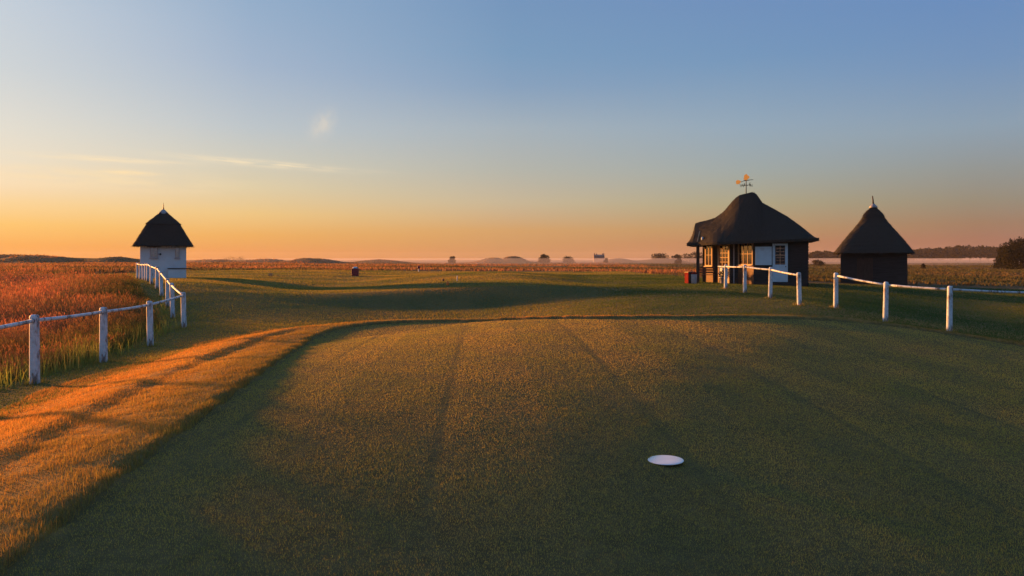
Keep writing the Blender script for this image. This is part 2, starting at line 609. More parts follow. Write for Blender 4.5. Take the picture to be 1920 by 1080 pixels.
def rough_mask(X, Y):
    """1 in the uncut rough and the meadow, 0 on mown grass"""
    wob = vnoise(X, Y, 3, 21) * .6
    mead = sstep((fence_x(Y) - .35 - X + wob * .5) / .7) * sstep((60 - Y) / 3)
    fx = np.interp(Y, [56, 60, 75, 95, 140, 400, 1500], [-34, -32, -30, -22, -10, 0, 0])
    edge = 88 + 8 * vnoise(X, Y, 30, 22) + np.clip(X - 4, 0, 40) * -.75 + np.clip(-X - 8, 0, 40) * -.1
    far = sstep((Y - edge) / 2.5)
    # long fairway strips in the far rough
    strip = sstep((vnoise(X * .25, Y, 26, 23) - .17) / .05) * sstep((Y - 130) / 20) * .85
    far = far * (1 - strip)
    lf = sstep((fx - X) / 2) * sstep((Y - 55) / 4)
    rt = sstep((X - 13 - .45 * np.clip(44 - Y, 0, 40) - wob) / 2) * sstep((Y - 40) / 3)
    return np.clip(np.maximum.reduce([mead, far, lf, rt]), 0, 1)


def grid_axis(lo, hi, step, far_lo, far_hi, g=1.045):
    a = list(np.arange(lo, hi + 1e-6, step))
    s = step
    while a[-1] < far_hi:
        s *= g
        a.append(a[-1] + s)
    s = step
    b = [a[0]]
    while b[-1] > far_lo:
        s *= g
        b.append(b[-1] - s)
    return np.array(b[:0:-1] + a)


gx = grid_axis(-10, 12, .12, -1300, 1300, 1.038)
gy = grid_axis(1.5, 20, .12, -200, 1400, 1.026)
GX, GY = np.meshgrid(gx, gy)
GZ = height(GX.ravel(), GY.ravel()).reshape(GX.shape)
nx, ny = len(gx), len(gy)


def surf(X, Y):
    """height of the ground mesh itself, between its grid lines"""
    i = np.clip(np.searchsorted(gx, X) - 1, 0, nx - 2)
    j = np.clip(np.searchsorted(gy, Y) - 1, 0, ny - 2)
    fx, fy = (X - gx[i]) / (gx[i + 1] - gx[i]), (Y - gy[j]) / (gy[j + 1] - gy[j])
    return (GZ[j, i] * (1 - fx) + GZ[j, i + 1] * fx) * (1 - fy) + (GZ[j + 1, i] * (1 - fx) + GZ[j + 1, i + 1] * fx) * fy


verts = np.stack([GX.ravel(), GY.ravel(), GZ.ravel()], 1)
ii = np.arange(nx * ny).reshape(ny, nx)
quads = np.stack([ii[:-1, :-1].ravel(), ii[:-1, 1:].ravel(), ii[1:, 1:].ravel(), ii[1:, :-1].ravel()], 1)


def mesh_np(name, v, faces, k):
    me = bpy.data.meshes.new(name)
    me.vertices.add(len(v))
    me.vertices.foreach_set('co', np.ascontiguousarray(v, np.float32).ravel())
    nf = len(faces)
    me.loops.add(nf * k)
    me.polygons.add(nf)
    me.loops.foreach_set('vertex_index', np.ascontiguousarray(faces, np.int32).ravel())
    me.polygons.foreach_set('loop_start', np.arange(0, nf * k, k, dtype=np.int32))
    me.update()
    return me


gme = mesh_np('ground', verts, quads, 4)
gme.polygons.foreach_set('use_smooth', [True] * len(quads))
dist_t = tee_dist(verts[:, 0], verts[:, 1])
msk = np.zeros((len(verts), 4), np.float32)
msk[:, 0] = (dist_t < .02)
msk[:, 1] = sstep((2.9 - dist_t) / .8) * (dist_t > .02)
msk[:, 2] = rough_mask(verts[:, 0], verts[:, 1])
msk[:, 3] = 1
olv = np.maximum(sstep((verts[:, 0] - 15 - .10 * verts[:, 1]) / 9), .9 * sstep((vnoise(verts[:, 0], verts[:, 1] * 1.6, 46, 81) - .02) / .14) * (verts[:, 1] > 50))
ca_ = gme.color_attributes.new('zone', 'FLOAT_COLOR', 'POINT')
ca_.data.foreach_set('color', msk.ravel())
oa_ = gme.attributes.new('olive', 'FLOAT', 'POINT')
oa_.data.foreach_set('value', olv.astype(np.float32))

m, nt = mat_new('links_turf')
zone = nd(nt, 'ShaderNodeSeparateColor')
nt.links.new(nd(nt, 'ShaderNodeAttribute', attribute_name='zone').outputs['Color'], zone.inputs[0])
zt_, zb_, zr_ = zone.outputs
n_big = noise(nt, .09, 4, 'world')
n_mid = noise(nt, .7, 4, 'world')
n_fine = noise(nt, 9, 5, 'world')
n_vf = noise(nt, 60, 3, 'world')
mown = mix(nt, rng(nt, n_mid, .35, .65), (.12, .12, .042), (.18, .14, .052))
tee_c = mix(nt, rng(nt, n_mid, .35, .65), (.12, .10, .042), (.16, .12, .05))
bank_c = mix(nt, rng(nt, n_mid, .3, .7), (.28, .17, .055), (.38, .22, .065))
rough_c = mix(nt, rng(nt, n_big, .42, .58), (.24, .125, .055), (.115, .092, .040))
rough_c = mix(nt, rng(nt, n_mid, .4, .7, 0, .5), rough_c, (.18, .10, .055))
rough_c = mix(nt, nd(nt, 'ShaderNodeAttribute', attribute_name='olive').outputs['Fac'], rough_c, mix(nt, rng(nt, n_mid, .35, .65), (.075, .072, .032), (.11, .088, .045)))
c = mix(nt, zr_, mown, rough_c)
c = mix(nt, zb_, c, bank_c)
c = mix(nt, zt_, c, tee_c)
c = mix(nt, rng(nt, n_fine, .3, .7, .75, 0.), c, mix(nt, .6, c, (.03, .028, .012)))
hmix = nd(nt, 'ShaderNodeMath', operation='ADD')
nt.links.new(n_fine, hmix.inputs[0])
nt.links.new(n_vf, hmix.inputs[1])
finish(nt, c, .95, hmix.outputs[0], .9, .02, .1)
gme.materials.append(m)
ground = bpy.data.objects.new('ground', gme)
COL.objects.link(ground)
tag(ground, kind='structure')


# ------------------------------------------------------------------ grass, as real blades
def in_view(X, Y, margin=1.0):
    return np.abs(X) < .7165 * Y + margin


def blades(name, X, Y, hgt, wid, lean, mat, tint, bend=0.0, lift=0.0, segs=1, azim=None, head=None):
    """one blade of grass per point: a triangle (segs=1) or a bent strip (segs=2); head adds a seed head"""
    n = len(X)
    Z = surf(X, Y) - .004 + lift
    az = RNG.uniform(0, 2 * np.pi, n)
    la = RNG.uniform(0, 2 * np.pi, n) if azim is None else azim + RNG.normal(0, .9, n)
    ln = np.abs(RNG.normal(0, lean, n))
    sx, sy = np.cos(az) * wid / 2, np.sin(az) * wid / 2
    tx, ty = np.cos(la) * ln * hgt, np.sin(la) * ln * hgt
    tz = hgt * np.sqrt(np.clip(1 - ln ** 2, .1, 1))
    P = lambda a, b, c_: np.stack([a, b, c_], 1)
    if segs == 1:
        V = np.stack([P(X - sx, Y - sy, Z), P(X + sx, Y + sy, Z), P(X + tx, Y + ty, Z + tz)], 1)
        fc = np.array([[0, 1, 2]])
    else:
        mx, my, mz = tx * .35, ty * .35, tz * .55
        V = np.stack([P(X - sx, Y - sy, Z), P(X + sx, Y + sy, Z),
                      P(X + mx + sx * .7, Y + my + sy * .7, Z + mz), P(X + mx - sx * .7, Y + my - sy * .7, Z + mz),
                      P(X + tx, Y + ty, Z + tz)], 1)
        fc = np.array([[0, 1, 2], [0, 2, 3], [3, 2, 4]])
        if head is not None:
            hl_, hw_ = head
            hx, hy = np.cos(az + 1.0) * hw_ / 2, np.sin(az + 1.0) * hw_ / 2
            ux, uy, uz = tx / np.maximum(hgt, 1e-4) * 1.5, ty / np.maximum(hgt, 1e-4) * 1.5, tz / np.maximum(hgt, 1e-4)
            ax, ay, a_z = X + tx * .97, Y + ty * .97, Z + tz * .95
            bx, by, bz = ax + ux * hl_ * .5, ay + uy * hl_ * .5, a_z + uz * hl_ * .45
            cx_, cy_, cz_ = ax + ux * hl_ * 1.2, ay + uy * hl_ * 1.2, a_z + uz * hl_ * .85
            V = np.concatenate([V, np.stack([P(ax, ay, a_z), P(bx + hx, by + hy, bz), P(cx_, cy_, cz_), P(bx - hx, by - hy, bz)], 1)], 1)
            fc = np.concatenate([fc, np.array([[5, 6, 7], [5, 7, 8]])])
    k = V.shape[1]
    faces = (np.arange(n)[:, None, None] * k + fc[None]).reshape(-1, 3)
    me = mesh_np(name, V.reshape(-1, 3), faces, 3)
    at = me.attributes.new('tint', 'FLOAT_COLOR', 'POINT')
    tcol = np.ones((n, k, 4), np.float32)
    tcol[:, :, :3] = tint[:, None, :]
    if head is not None:
        tcol[:, 5:, :3] = tint[:, None, :] * np.array(HEAD_TINT)
    at.data.foreach_set('color', tcol.ravel())
    me.materials.append(mat)
    o = bpy.data.objects.new(name, me)
    COL.objects.link(o)
    tag(o, kind='stuff')
    return o


HEAD_TINT = (1.25, .90, .9)


def scatter(y0, y1, density, xlo=None, xhi=None, margin=1.0):
    """points in the depth band y0..y1 with the given number per square metre"""
    X, Y = [], []
    step = max(.4, (y1 - y0) / 60)
    y = y0
    while y < y1 - 1e-6:
        e = min(y + step, y1)
        half = .7165 * e + margin
        a = max(-half, xlo) if xlo is not None else -half
        b = min(half, xhi) if xhi is not None else half
        if b > a:
            n = int((b - a) * (e - y) * density((y + e) / 2))
            X.append(RNG.uniform(a, b, n))
            Y.append(RNG.uniform(y, e, n))
        y = e
    return np.concatenate(X), np.concatenate(Y)


def tints(n, spread=.25, hue=.1):
    t = RNG.uniform(1 - spread, 1 + spread, (n, 1)) * np.ones((1, 3))
    t = t * (1 + RNG.normal(0, hue, (n, 3)) * np.array([1, .6, .6]))
    return np.clip(t, .2, 2)


# mown turf of the tee: stripes and dew tracks are set by the tint and height of the blades
X, Y = scatter(2.4, 19.6, lambda y: np.clip(29000 / (1 + (y / 4.6) ** 2), 2100, 14000), -4.6, 12.4, 1.5)
k = tee_dist(X, Y) < -.015
X, Y = X[k], Y[k]
n = len(X)
dcam = np.hypot(X, Y)
trk = np.zeros(n)
for x0, x1, wdt in ((-1.1, -.45, .06), (.95, 1.6, .06), (3.1, 3.7, .055), (-2.75, -2.2, .045), (5.2, 5.8, .05)):
    xc = np.interp(Y, [2, 17.5], [x1, x0])
    trk = np.maximum(trk, np.exp(-((X - xc + .02 * vnoise(X, Y, 1.7, 31)) / wdt) ** 2) * (.55 + .7 * vnoise(X, Y, 2.2, 32)) * sstep((Y - 2.5) / 4))
hg = RNG.uniform(.008, .018, n) * (1 + .35 * vnoise(X, Y, .5, 33)) * (1 - .4 * trk)
lane = np.sign(np.sin((X - np.interp(Y, [2, 17.5], [-.55, -1.15])) * np.pi / 1.05))
hg = np.where(RNG.random(n) < .03, hg * 1.5, hg)
wd = np.maximum(.0028, dcam * .00075) * RNG.uniform(.7, 1.3, n)
ti = tints(n, .16, .07) * (1 - .30 * trk[:, None] * np.array([1, .7, .9])) * (1 + .10 * lane[:, None] * np.array([1, .65, .65]))
M['tee_grass'] = grass_mat('tee_grass', (.45, .39, .078), (.56, .42, .088), (.60, .42, .10), .55, .35)
blades('tee_turf', X, Y, hg, wd, .55, M['tee_grass'], ti)

# longer grass on the bank and the rim of the tee
X, Y = scatter(3.0, 21.5, lambda y: np.clip(32000 / (1 + (y / 4.5) ** 2), 2200, 12000), -8, 13, 1.5)
d = tee_dist(X, Y)
lim = np.where(X < -2, 2.9, .9) + .5 * vnoise(X, Y, 1.2, 41)
k = (d > -.01) & (d < lim)
X, Y, d = X[k], Y[k], d[k]
n = len(X)
dcam = np.hypot(X, Y)
hg = RNG.uniform(.010, .034, n) * (1 + .9 * vnoise(X, Y, .30, 42) + .6 * vnoise(X, Y, .1, 43))
hg = np.where(RNG.random(n) < .03, hg * 1.8, hg)
hg = hg + .03 * np.exp(-(d / .09) ** 2) * RNG.uniform(.3, 1.3, n)      # uncut lip along the edge of the tee
wd = np.maximum(.0026, dcam * .0006) * RNG.uniform(.7, 1.3, n)
M['bank_grass'] = grass_mat('bank_grass', (.60, .285, .065), (.64, .33, .075), (.38, .26, .07), .6, .4)
ti = tints(n, .3, .1)
rim_green = sstep((X - 1.5) / 5)[:, None]             # rim grass darker and greener towards the right
ti = ti * (1 - rim_green * np.array([.66, .45, .45]))
near_edge = (np.exp(-(d / 1.3) ** 2) * (X < 0))[:, None]     # darker, greener turf next to the tee
ti = ti * (1 - near_edge * np.array([.42, .22, .2]))
hg = hg * (1 - .35 * rim_green[:, 0])
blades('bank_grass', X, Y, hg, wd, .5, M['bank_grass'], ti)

# mown grass of the path and the fairway
X, Y = scatter(6, 90, lambda y: np.clip(8000 / (y * y) * 30, 45, 1400), None, None, 2)
rm = rough_mask(X, Y)
nearm = (Y < 26) & (np.abs(X) < 16)
dd = np.full(len(X), 9.0)
dd[nearm] = tee_dist(X[nearm], Y[nearm])
lim = np.where(X < -2, 2.4, .6)
k = (rm < .5) & (dd > lim)
X, Y = X[k], Y[k]
n = len(X)
dcam = np.hypot(X, Y)
hg = RNG.uniform(.015, .035, n) * (1 + .8 * vnoise(X, Y, 2.5, 51)) * (1 + np.clip(dcam / 60, 0, 1))
wd = np.maximum(.0045, dcam * .0010) * RNG.uniform(.7, 1.4, n)
M['mown_grass'] = grass_mat('mown_grass', (.15, .185, .048), (.36, .28, .065), (.38, .26, .075), .16, .35)
face = (np.exp(-((Y - 28.6) / 1.9) ** 2) * np.exp(-((X + 2) / 6.0) ** 2))[:, None]     # coarser brown grass on the front of the mound
shade_tint = (sstep((X + .5) / 6) * sstep((75 - Y) / 15))[:, None]     # shade painted into the turf on the right, with its greener tone
blades('mown_grass', X, Y, hg, wd, .5, M['mown_grass'], tints(n, .25, .1) * (1 - face * np.array([.05, .3, .2])) * (1 - shade_tint * np.array([.62, .42, .36])))

# tall wispy meadow behind the left fence
X, Y = scatter(7, 60, lambda y: np.clip(1300 * 100 / (y * y), 62, 560), None, -6.5, 2.5)
k = rough_mask(X, Y) > RNG.uniform(.25, .6, len(X))
X, Y = X[k], Y[k]
n = len(X)
dcam = np.hypot(X, Y)
back = np.clip(fence_x(Y) - X, 0, 20)
hg = RNG.uniform(.2, .58, n) * (.65 + .35 * sstep(back / 2.0)) * (1 + .9 * vnoise(X, Y, 1.9, 61) + .5 * vnoise(X, Y, .6, 64))
wd = np.maximum(.0035, dcam * .00045) * RNG.uniform(.7, 1.3, n)
green = np.exp(-(back / 2.6) ** 2) * sstep((vnoise(X, Y, 2.4, 62) + .35) / .35)
green = np.maximum(green, .95 * np.exp(-((X + 9.3) / 1.6) ** 2 - ((Y - 14.2) / 2.4) ** 2))
hg = hg * (1 - .35 * green)
ti = tints(n, .3, .12)
ti = ti * (1 - green[:, None] * np.array([.72, .45, .62]))
M['meadow_grass'] = grass_mat('meadow_grass', (.36, .175, .092), (.21, .165, .068), (.40, .26, .125), .30, .4)
blades('meadow_grass', X, Y, hg, wd, .32, M['meadow_grass'], ti, segs=2, head=(hg * .24, wd * 1.5))
# leafy green bottom of the meadow
X, Y = scatter(8, 40, lambda y: np.clip(1100 * 100 / (y * y), 40, 700), None, -6.5, 1.5)
k = (rough_mask(X, Y) > RNG.uniform(.1, .5, len(X)))
X, Y = X[k], Y[k]
n = len(X)
dcam = np.hypot(X, Y)
hg = RNG.uniform(.10, .32, n) * (1 + .8 * vnoise(X, Y, 1.1, 63))
wd = np.maximum(.006, dcam * .0008) * RNG.uniform(.7, 1.3, n)
M['meadow_leaf'] = grass_mat('meadow_leaf', (.10, .13, .03), (.15, .14, .04), (.20, .15, .05), .6, .35)
blades('meadow_undergrowth', X, Y, hg, wd, .45, M['meadow_leaf'], tints(n), segs=2)

# yellow-green fringe of long grass along the foot of the fence
X, Y = scatter(9, 24, lambda y: np.clip(500 * 100 / (y * y), 60, 420), None, -6.3, 1.5)
back = fence_x(Y) - X
k = (back > .1) & (back < 1.5 + vnoise(X, Y, 1.3, 91)) & (RNG.random(len(X)) < .25 + .75 * sstep((vnoise(X, Y, 1.6, 92) + .15) / .3))
X, Y = X[k], Y[k]
n = len(X)
dcam = np.hypot(X, Y)
M['fringe_grass'] = grass_mat('fringe_grass', (.20, .26, .05), (.30, .28, .07), (.36, .26, .09), .8, .5)
blades('fence_fringe', X, Y, RNG.uniform(.16, .46, n) * (1 + .8 * vnoise(X, Y, .8, 93)), np.maximum(.0045, dcam * .0006) * RNG.uniform(.7, 1.3, n), .35, M['fringe_grass'], tints(n, .3, .1), segs=2)

# far rough: coarse tussocks
X, Y = scatter(44, 420, lambda y: np.clip(4.4 * (80 / y) ** 2, .18, 10), None, None, 4)
k = (rough_mask(X, Y) > .5) & ~((X < -20) & (Y < 60))
X, Y = X[k], Y[k]
n = len(X)
dcam = np.hypot(X, Y)
hg = RNG.uniform(.16, .36, n) * (1 + .9 * vnoise(X, Y, 7, 71))
wd = np.maximum(.10, dcam * .0022) * RNG.uniform(.7, 1.5, n)
M['rough_grass'] = grass_mat('rough_grass', (.36, .165, .075), (.17, .12, .05), (.27, .17, .085), .045, .4)
ti = tints(n, .25, .08)
olive = np.maximum(sstep((X - 15 - .10 * Y) / 9), .9 * sstep((vnoise(X, Y * 1.6, 46, 81) - .02) / .14))[:, None]
ti = ti * (1 - olive * np.array([.62, .36, .35]))
hg = hg * (1 - .35 * olive[:, 0])
blades('rough_grass', X, Y, hg, wd, .35, M['rough_grass'], ti, segs=2)


# ------------------------------------------------------------------ fences
def make_post(parent, x, y, h, lean=(0, 0), spin=0):
    z0 = gz(x, y)
    b = MB()
    prof = [(.070, -.12), (.069, .02), (.066, h * .45), (.064, h - .04), (.058, h - .016), (.042, h - .004), (.012, h)]
    b.lathe(prof, 12)
    b.v = [(p[0] + lean[0] * p[2], p[1] * .86 + lean[1] * p[2], p[2]) for p in b.v]
    o = b.build('post', M['paint'], parent, smooth=True)
    o.location = Vector((x, y, z0)) - parent.location
    o.rotation_euler = (0, 0, spin)
    return Vector((x + lean[0] * h, y + lean[1] * h, z0 + h))


def fence(name, label, group, posts, first=None, last=None):
    x0, y0 = posts[0][:2]
    root = empty(name, (x0, y0, gz(x0, y0)))
    tag(root, label, 'fence', group)
    tops = []
    for i, (x, y, h) in enumerate(posts):
        ln = (random.uniform(-.025, .025), random.uniform(-.02, .02))
        tops.append(make_post(root, x, y, h, ln) - Vector((0, 0, .085)))
    if first:
        tops.insert(0, Vector(first))
    if last:
        tops.append(Vector(last))
    for a, b_ in zip(tops, tops[1:]):
        b = MB()
        mid = (a + b_) / 2 + Vector((0, 0, -.012))
        off = root.location
        b.tube([a - off, (a * .75 + b_ * .25) + Vector((0, 0, -.008)) - off, mid - off, (a * .25 + b_ * .75) + Vector((0, 0, -.008)) - off, b_ - off],
               [.029, .028, .027, .028, .029], 10)
        b.build('rail', M['paint'], root, smooth=True)
    return root


LEFT = [(col(-75, 8.2), 8.2, 1.0), (col(65, 10.3), 10.3, 1.0), (col(194, 12.8), 12.8, 1.0), (col(282, 15.5), 15.5, .98), (col(345, 18.9), 18.9, .94),
        (col(324, 21.8), 21.8, 1.07), (col(314, 24.2), 24.2, .95), (col(303, 26.6), 26.6, .95), (col(294, 29), 29, .92), (col(284, 31.4), 31.4, .86),
        (col(277, 33.8), 33.8, .9), (col(273, 36), 36, .92), (col(269, 38.3), 38.3, .94), (col(263, 40.6), 40.6, .96), (col(257.5, 43), 43, 1.0)]
fence('post_and_rail_fence', 'long white post and rail fence curving from the meadow to the white hut', 'white post and rail fences', LEFT)
MID = [(col(1360.5, 28.5), 28.5, .98), (col(1396.5, 25.7), 25.7, 1.03), (col(1444, 23.1), 23.1, 1.02), (col(1499, 20.7), 20.7, .96)]
fence('post_and_rail_fence', 'short white rail fence of four posts in front of the thatched pavilion', 'white post and rail fences', MID,
      first=(col(1347, 29.3), 29.3, top(499.5, 29.3)))
RIGHT = [(col(1567, 20.4), 20.4, 1.03), (col(1660, 18.9), 18.9, 1.07), (col(1780, 17.7), 17.7, 1.13), (13.9, 18.8, 1.08)]
fence('post_and_rail_fence', 'white post and rail fence before the dark hut, running out of view at the right', 'white post and rail fences', RIGHT)


# uncut tufts round the foot of every post
pts = LEFT + MID + RIGHT
X = np.concatenate([np.full(150, p[0]) for p in pts])
Y = np.concatenate([np.full(150, p[1]) for p in pts])
a_, r_0 = RNG.uniform(0, 2 * np.pi, len(X)), RNG.uniform(.05, .19, len(X))
X, Y = X + np.cos(a_) * r_0, Y + np.sin(a_) * r_0
n = len(X)
blades('post_tufts', X, Y, RNG.uniform(.04, .15, n) * (1.15 - r_0 * 3), np.maximum(.004, np.hypot(X, Y) * .0005) * RNG.uniform(.7, 1.3, n), .4, M['mown_grass'], tints(n, .3, .1))

# ------------------------------------------------------------------ thatched roofs
def thatch_fringe(b, pts, outward, n_per=60, ln=.16):
    """ragged straw ends along an eave line"""
    for (p, q), o in zip(zip(pts, pts[1:]), outward):
        p, q, o = Vector(p), Vector(q), Vector(o)
        for _ in range(max(2, int((q - p).length * n_per))):
            c = p.lerp(q, random.random()) + Vector((0, 0, random.uniform(-.01, .07))) - o * random.uniform(.0, .08)
            d = (o * random.uniform(.5, 1) + Vector((random.uniform(-.25, .25), random.uniform(-.25, .25), -random.uniform(.5, 1)))).normalized()
            s = (q - p).normalized() * .012
            e = c + d * ln * random.uniform(.4, 1)
            b.add([c - s, c + s, e], [(0, 1, 2)])


def straw_cover(b, count, ln=.22):
    """loose straws lying down the slope of every upward face"""
    tri = []
    for f in b.f:
        p = [Vector(b.v[i]) for i in f[:4]]
        if len(f) > 4:
            continue
        nn = (p[1] - p[0]).cross(p[2] - p[0])
        if len(p) == 4:
            nn = nn + (p[2] - p[0]).cross(p[3] - p[0])
        if nn.length > 1e-5 and abs(nn.normalized().z) > .2:
            tri.append((nn.length, p, nn.normalized() * (1 if nn.z > 0 else -1)))
    pick = random.choices(tri, [t[0] for t in tri], k=count)
    for _, p, nn in pick:
        a, c = random.random(), random.random()
        q = p[0].lerp(p[1], a).lerp(p[-1].lerp(p[2], a) if len(p) == 4 else p[2], c)
        dn = Vector((0, 0, -1)) - nn * -nn.z
        if dn.length < 1e-3:
            continue
        dn = (dn.normalized() + Vector((random.uniform(-.2, .2), random.uniform(-.2, .2), 0))).normalized()
        sd = dn.cross(nn).normalized() * random.uniform(.008, .02)
        e = q + dn * ln * random.uniform(.5, 1.2) + nn * random.uniform(.02, .06)
        b.add([q + nn * .004 - sd, q + nn * .004 + sd, e], [(0, 1, 2)])


def sq_ring(half, e, n=48):
    """a rounded square outline"""
    pts = []
    for k in range(n):
        a = 2 * math.pi * (k + .5) / n
        c_, s_ = math.cos(a), math.sin(a)
        pts.append((half * math.copysign(abs(c_) ** (2 / e), c_), half * math.copysign(abs(s_) ** (2 / e), s_)))
    return pts


def hut_roof(root, prof, e=5.0, mat=None, name='roof', cap=False):
    """prof: (half width, z) from the eave up"""
    b = MB()
    n = 56
    rings = []
    for half, z in prof:
        ee = 2 + (e + 3 - 2) * min(1, (half / prof[0][0]) ** 1.5 + .1)
        rings.append([(x, y, z + random.uniform(-.02, .02)) for x, y in sq_ring(half, ee, n)])
    vs = [p for r in rings for p in r]
    fs = [(i * n + k, i * n + (k + 1) % n, (i + 1) * n + (k + 1) % n, (i + 1) * n + k) for i in range(len(rings) - 1) for k in range(n)]
    fs.append(tuple((len(rings) - 1) * n + k for k in range(n)))
    fs.append(tuple(range(n))[::-1])
    b.add(vs, fs)
    ring = rings[1] + [rings[1][0]]
    outw = [Vector((p[0], p[1], 0)).normalized() for p in rings[1]]
    thatch_fringe(b, ring, outw, 55 if not cap else 40, .13)
    straw_cover(b, 900 if cap else 3500)
    return b.build(name, mat or M['thatch'], root, smooth=False)


def dense(prof, k=5):
    out_ = []
    for (h0, z0), (h1, z1) in zip(prof, prof[1:]):
        for i in range(k):
            t = i / k
            out_.append((h0 + (h1 - h0) * t + (random.uniform(-.012, .012) if i else 0), z0 + (z1 - z0) * t))
    return out_ + [prof[-1]]


def window(parent, c, u, w, h, n, cols, rows, frame=.06, mat=None, blind=True, name='window', deep=.05):
    """a framed window at c, width along u, outward normal n"""
    mat = mat or M['white']
    c, u, n = Vector(c), Vector(u).normalized(), Vector(n).normalized()
    up = Vector((0, 0, 1))
    rot = Matrix((u, n, up)).transposed()
    b = MB()
    for s in (-1, 1):
        b.box(c + u * s * (w / 2 - frame / 2) + n * .02, (frame, deep, h), rot)
        b.box(c + up * s * (h / 2 - frame / 2) + n * .02, (w - 2 * frame, deep, frame), rot)
    fr = b.build(name, mat, parent)
    b = MB()
    for i in range(1, cols):
        b.box(c + u * (-w / 2 + frame + (w - 2 * frame) * i / cols) + n * .016, (.028, .032, h - 2 * frame), rot)
    for j in range(1, rows):
        b.box(c + up * (-h / 2 + frame + (h - 2 * frame) * j / rows) + n * .013, (w - 2 * frame, .026, .026), rot)
    if cols > 1 or rows > 1:
        b.build('glazing_bar', mat, fr)
    for i in range(cols):
        for j in range(rows):
            pw, ph = (w - 2 * frame) / cols, (h - 2 * frame) / rows
            p = c + u * (-w / 2 + frame + pw * (i + .5)) + up * (-h / 2 + frame + ph * (j + .5)) + n * .006
            MB().box(p, (pw - .006, .006, ph - .006), rot).build('pane', M['glass'], fr)
    if blind:
        MB().box(c - n * .05, (w - .06, .012, h - .06), rot).build('blind', M['blind'] if blind is True else blind, fr)
    b = MB().box(c - up * (h / 2 + .025) + n * .045, (w + .08, .12, .05), rot)
    b.build('sill', mat, fr)
    return fr


# ---- white hut on the left
HY = 48.0
HX = col(306.5, HY)
hz = gz(HX, HY)
hz = min(hz, top(521, HY - 1.4))
hut = empty('thatched_hut', (HX, HY, hz), R(26))
tag(hut, 'small white walled hut with black thatched roof, at the end of the long fence', 'hut')
ez = top(461, HY) - hz                  # eave height
b = MB()
W2 = 1.36
b.box((0, 0, ez / 2 - .1), (2 * W2, 2 * W2, ez + .3))
b.build('wall', M['wall_white'], hut, bevel=.015)
az_ = top(396, HY) - hz
capz = top(420, HY) - hz
prof = [(W2 - .02, ez + .06), (1.80, ez - .04), (1.82, ez + .0), (1.62, ez + .32), (.97, capz + .02), (.78, capz + .22), (.16, az_ - .05), (.06, az_)]
rf = hut_roof(hut, prof[:2] + dense(prof[2:]))
cap = [(.70, capz - .06), (1.03, capz - .12), (1.06, capz - .02), (.77, capz + .25), (.34, az_ - .22), (.17, az_ - .02), (.1, az_ + .04)]
hut_roof(hut, cap[:2] + dense(cap[2:]), 3.2, name='ridge_cap', cap=True)
b = MB().lathe([(.34, az_ - .20), (.29, az_ - .12), (.10, az_ + .09), (.05, az_ + .12)], 16)
b.build('lead_cap', M['lead'], hut, smooth=True)
b = MB().lathe([(.035, az_ + .1), (.05, az_ + .18), (.03, az_ + .22), (.022, az_ + .42), (.006, az_ + .56)], 10)
b.build('finial', M['iron'], hut, smooth=True)


def hp(px):                              # pixel column on the hut's front wall -> local x
    return (px - 306.5) / 84.5 * 2 * W2


def hzz(py):
    return top(py, HY - 1.3) - hz


fr_n = -W2 - .001
window(hut, (hp(289), fr_n, hzz(473.5)), (1, 0, 0), .46, .70, (0, -1, 0), 2, 1, .045, M['grey'], M['brown'])
window(hut, (hp(332), fr_n, hzz(473.5)), (1, 0, 0), .28, .70, (0, -1, 0), 1, 1, .035, M['grey'], M['void'])
b = MB().box((hp(289.5), fr_n - .03, hzz(462.6)), (.78, .07, .05))
b.build('window_hood', M['dark_timber'], hut)
b = MB().bar((hp(297), fr_n - .01, hzz(476.4)), (hp(301), fr_n - .12, hzz(476.4)), .03, .03).lathe([(.03, hzz(478.2)), (.06, hzz(477.5)), (.05, hzz(475.4)), (.02, hzz(474.8))], 10, (hp(301), fr_n - .13, 0))
b.build('wall_lamp', M['iron'], hut)
b = MB().box((hp(331.5), -W2 - .26, hzz(513) - .06), (1.06, .5, .62 + .1))
b.build('store_box', M['wall_white'], hut, bevel=.01)
b = MB().box((hp(336), -W2 - .27, hzz(504) + .02), (1.42, .58, .05))
b.build('counter', M['dark_timber'], hut)

# ---- dark hut on the right
DY = 44.0
DXc = col(1637.5, DY)
dzg = min(gz(DXc, DY), top(531, DY - 1.7))
dark = empty('thatched_hut', (DXc, DY, dzg), -R(26.8))
tag(dark, 'black boarded hut with steep black thatched roof, right of the pavilion', 'hut')
ez = top(474.5, DY) - dzg
hwid = 1.74
b = MB()
b.box((0, 0, ez / 2 - .1), (2 * hwid, 2 * hwid, ez + .3))
b.build('wall', M['tar'], dark, bevel=.02)
b = MB()
for i in range(15):                      # lapped boards
    zz = .05 + i * (ez - .1) / 15
    for sgn in (-1, 1):
        b.bar((-hwid - .03, sgn * (hwid + .012), zz), (hwid + .03, sgn * (hwid + .012), zz), .028, .12)
        b.bar((sgn * (hwid + .012), -hwid, zz), (sgn * (hwid + .012), hwid, zz), .028, .12)
o = b.build('weatherboarding', M['tar'], dark)
o['kind'] = 'stuff'
az_ = top(388, DY) - dzg
cz = top(404, DY) - dzg
dq = lambda py: top(py, DY) - dzg
prof = [(hwid - .02, ez + .06), (2.14, ez - .04), (2.17, ez + .0), (1.85, dq(460)), (1.46, dq(443.5)), (1.03, dq(426.7)), (.62, dq(409)), (.48, dq(401)), (.22, dq(391)), (.1, az_)]
hut_roof(dark, prof[:2] + dense(prof[2:]), 5)
cap = [(.55, dq(410)), (.61, dq(410)), (.62, dq(408)), (.52, dq(402)), (.37, dq(396)), (.2, dq(391)), (.12, dq(388))]
hut_roof(dark, cap[:2] + dense(cap[2:], 4), 2.6, name='ridge_cap', cap=True)
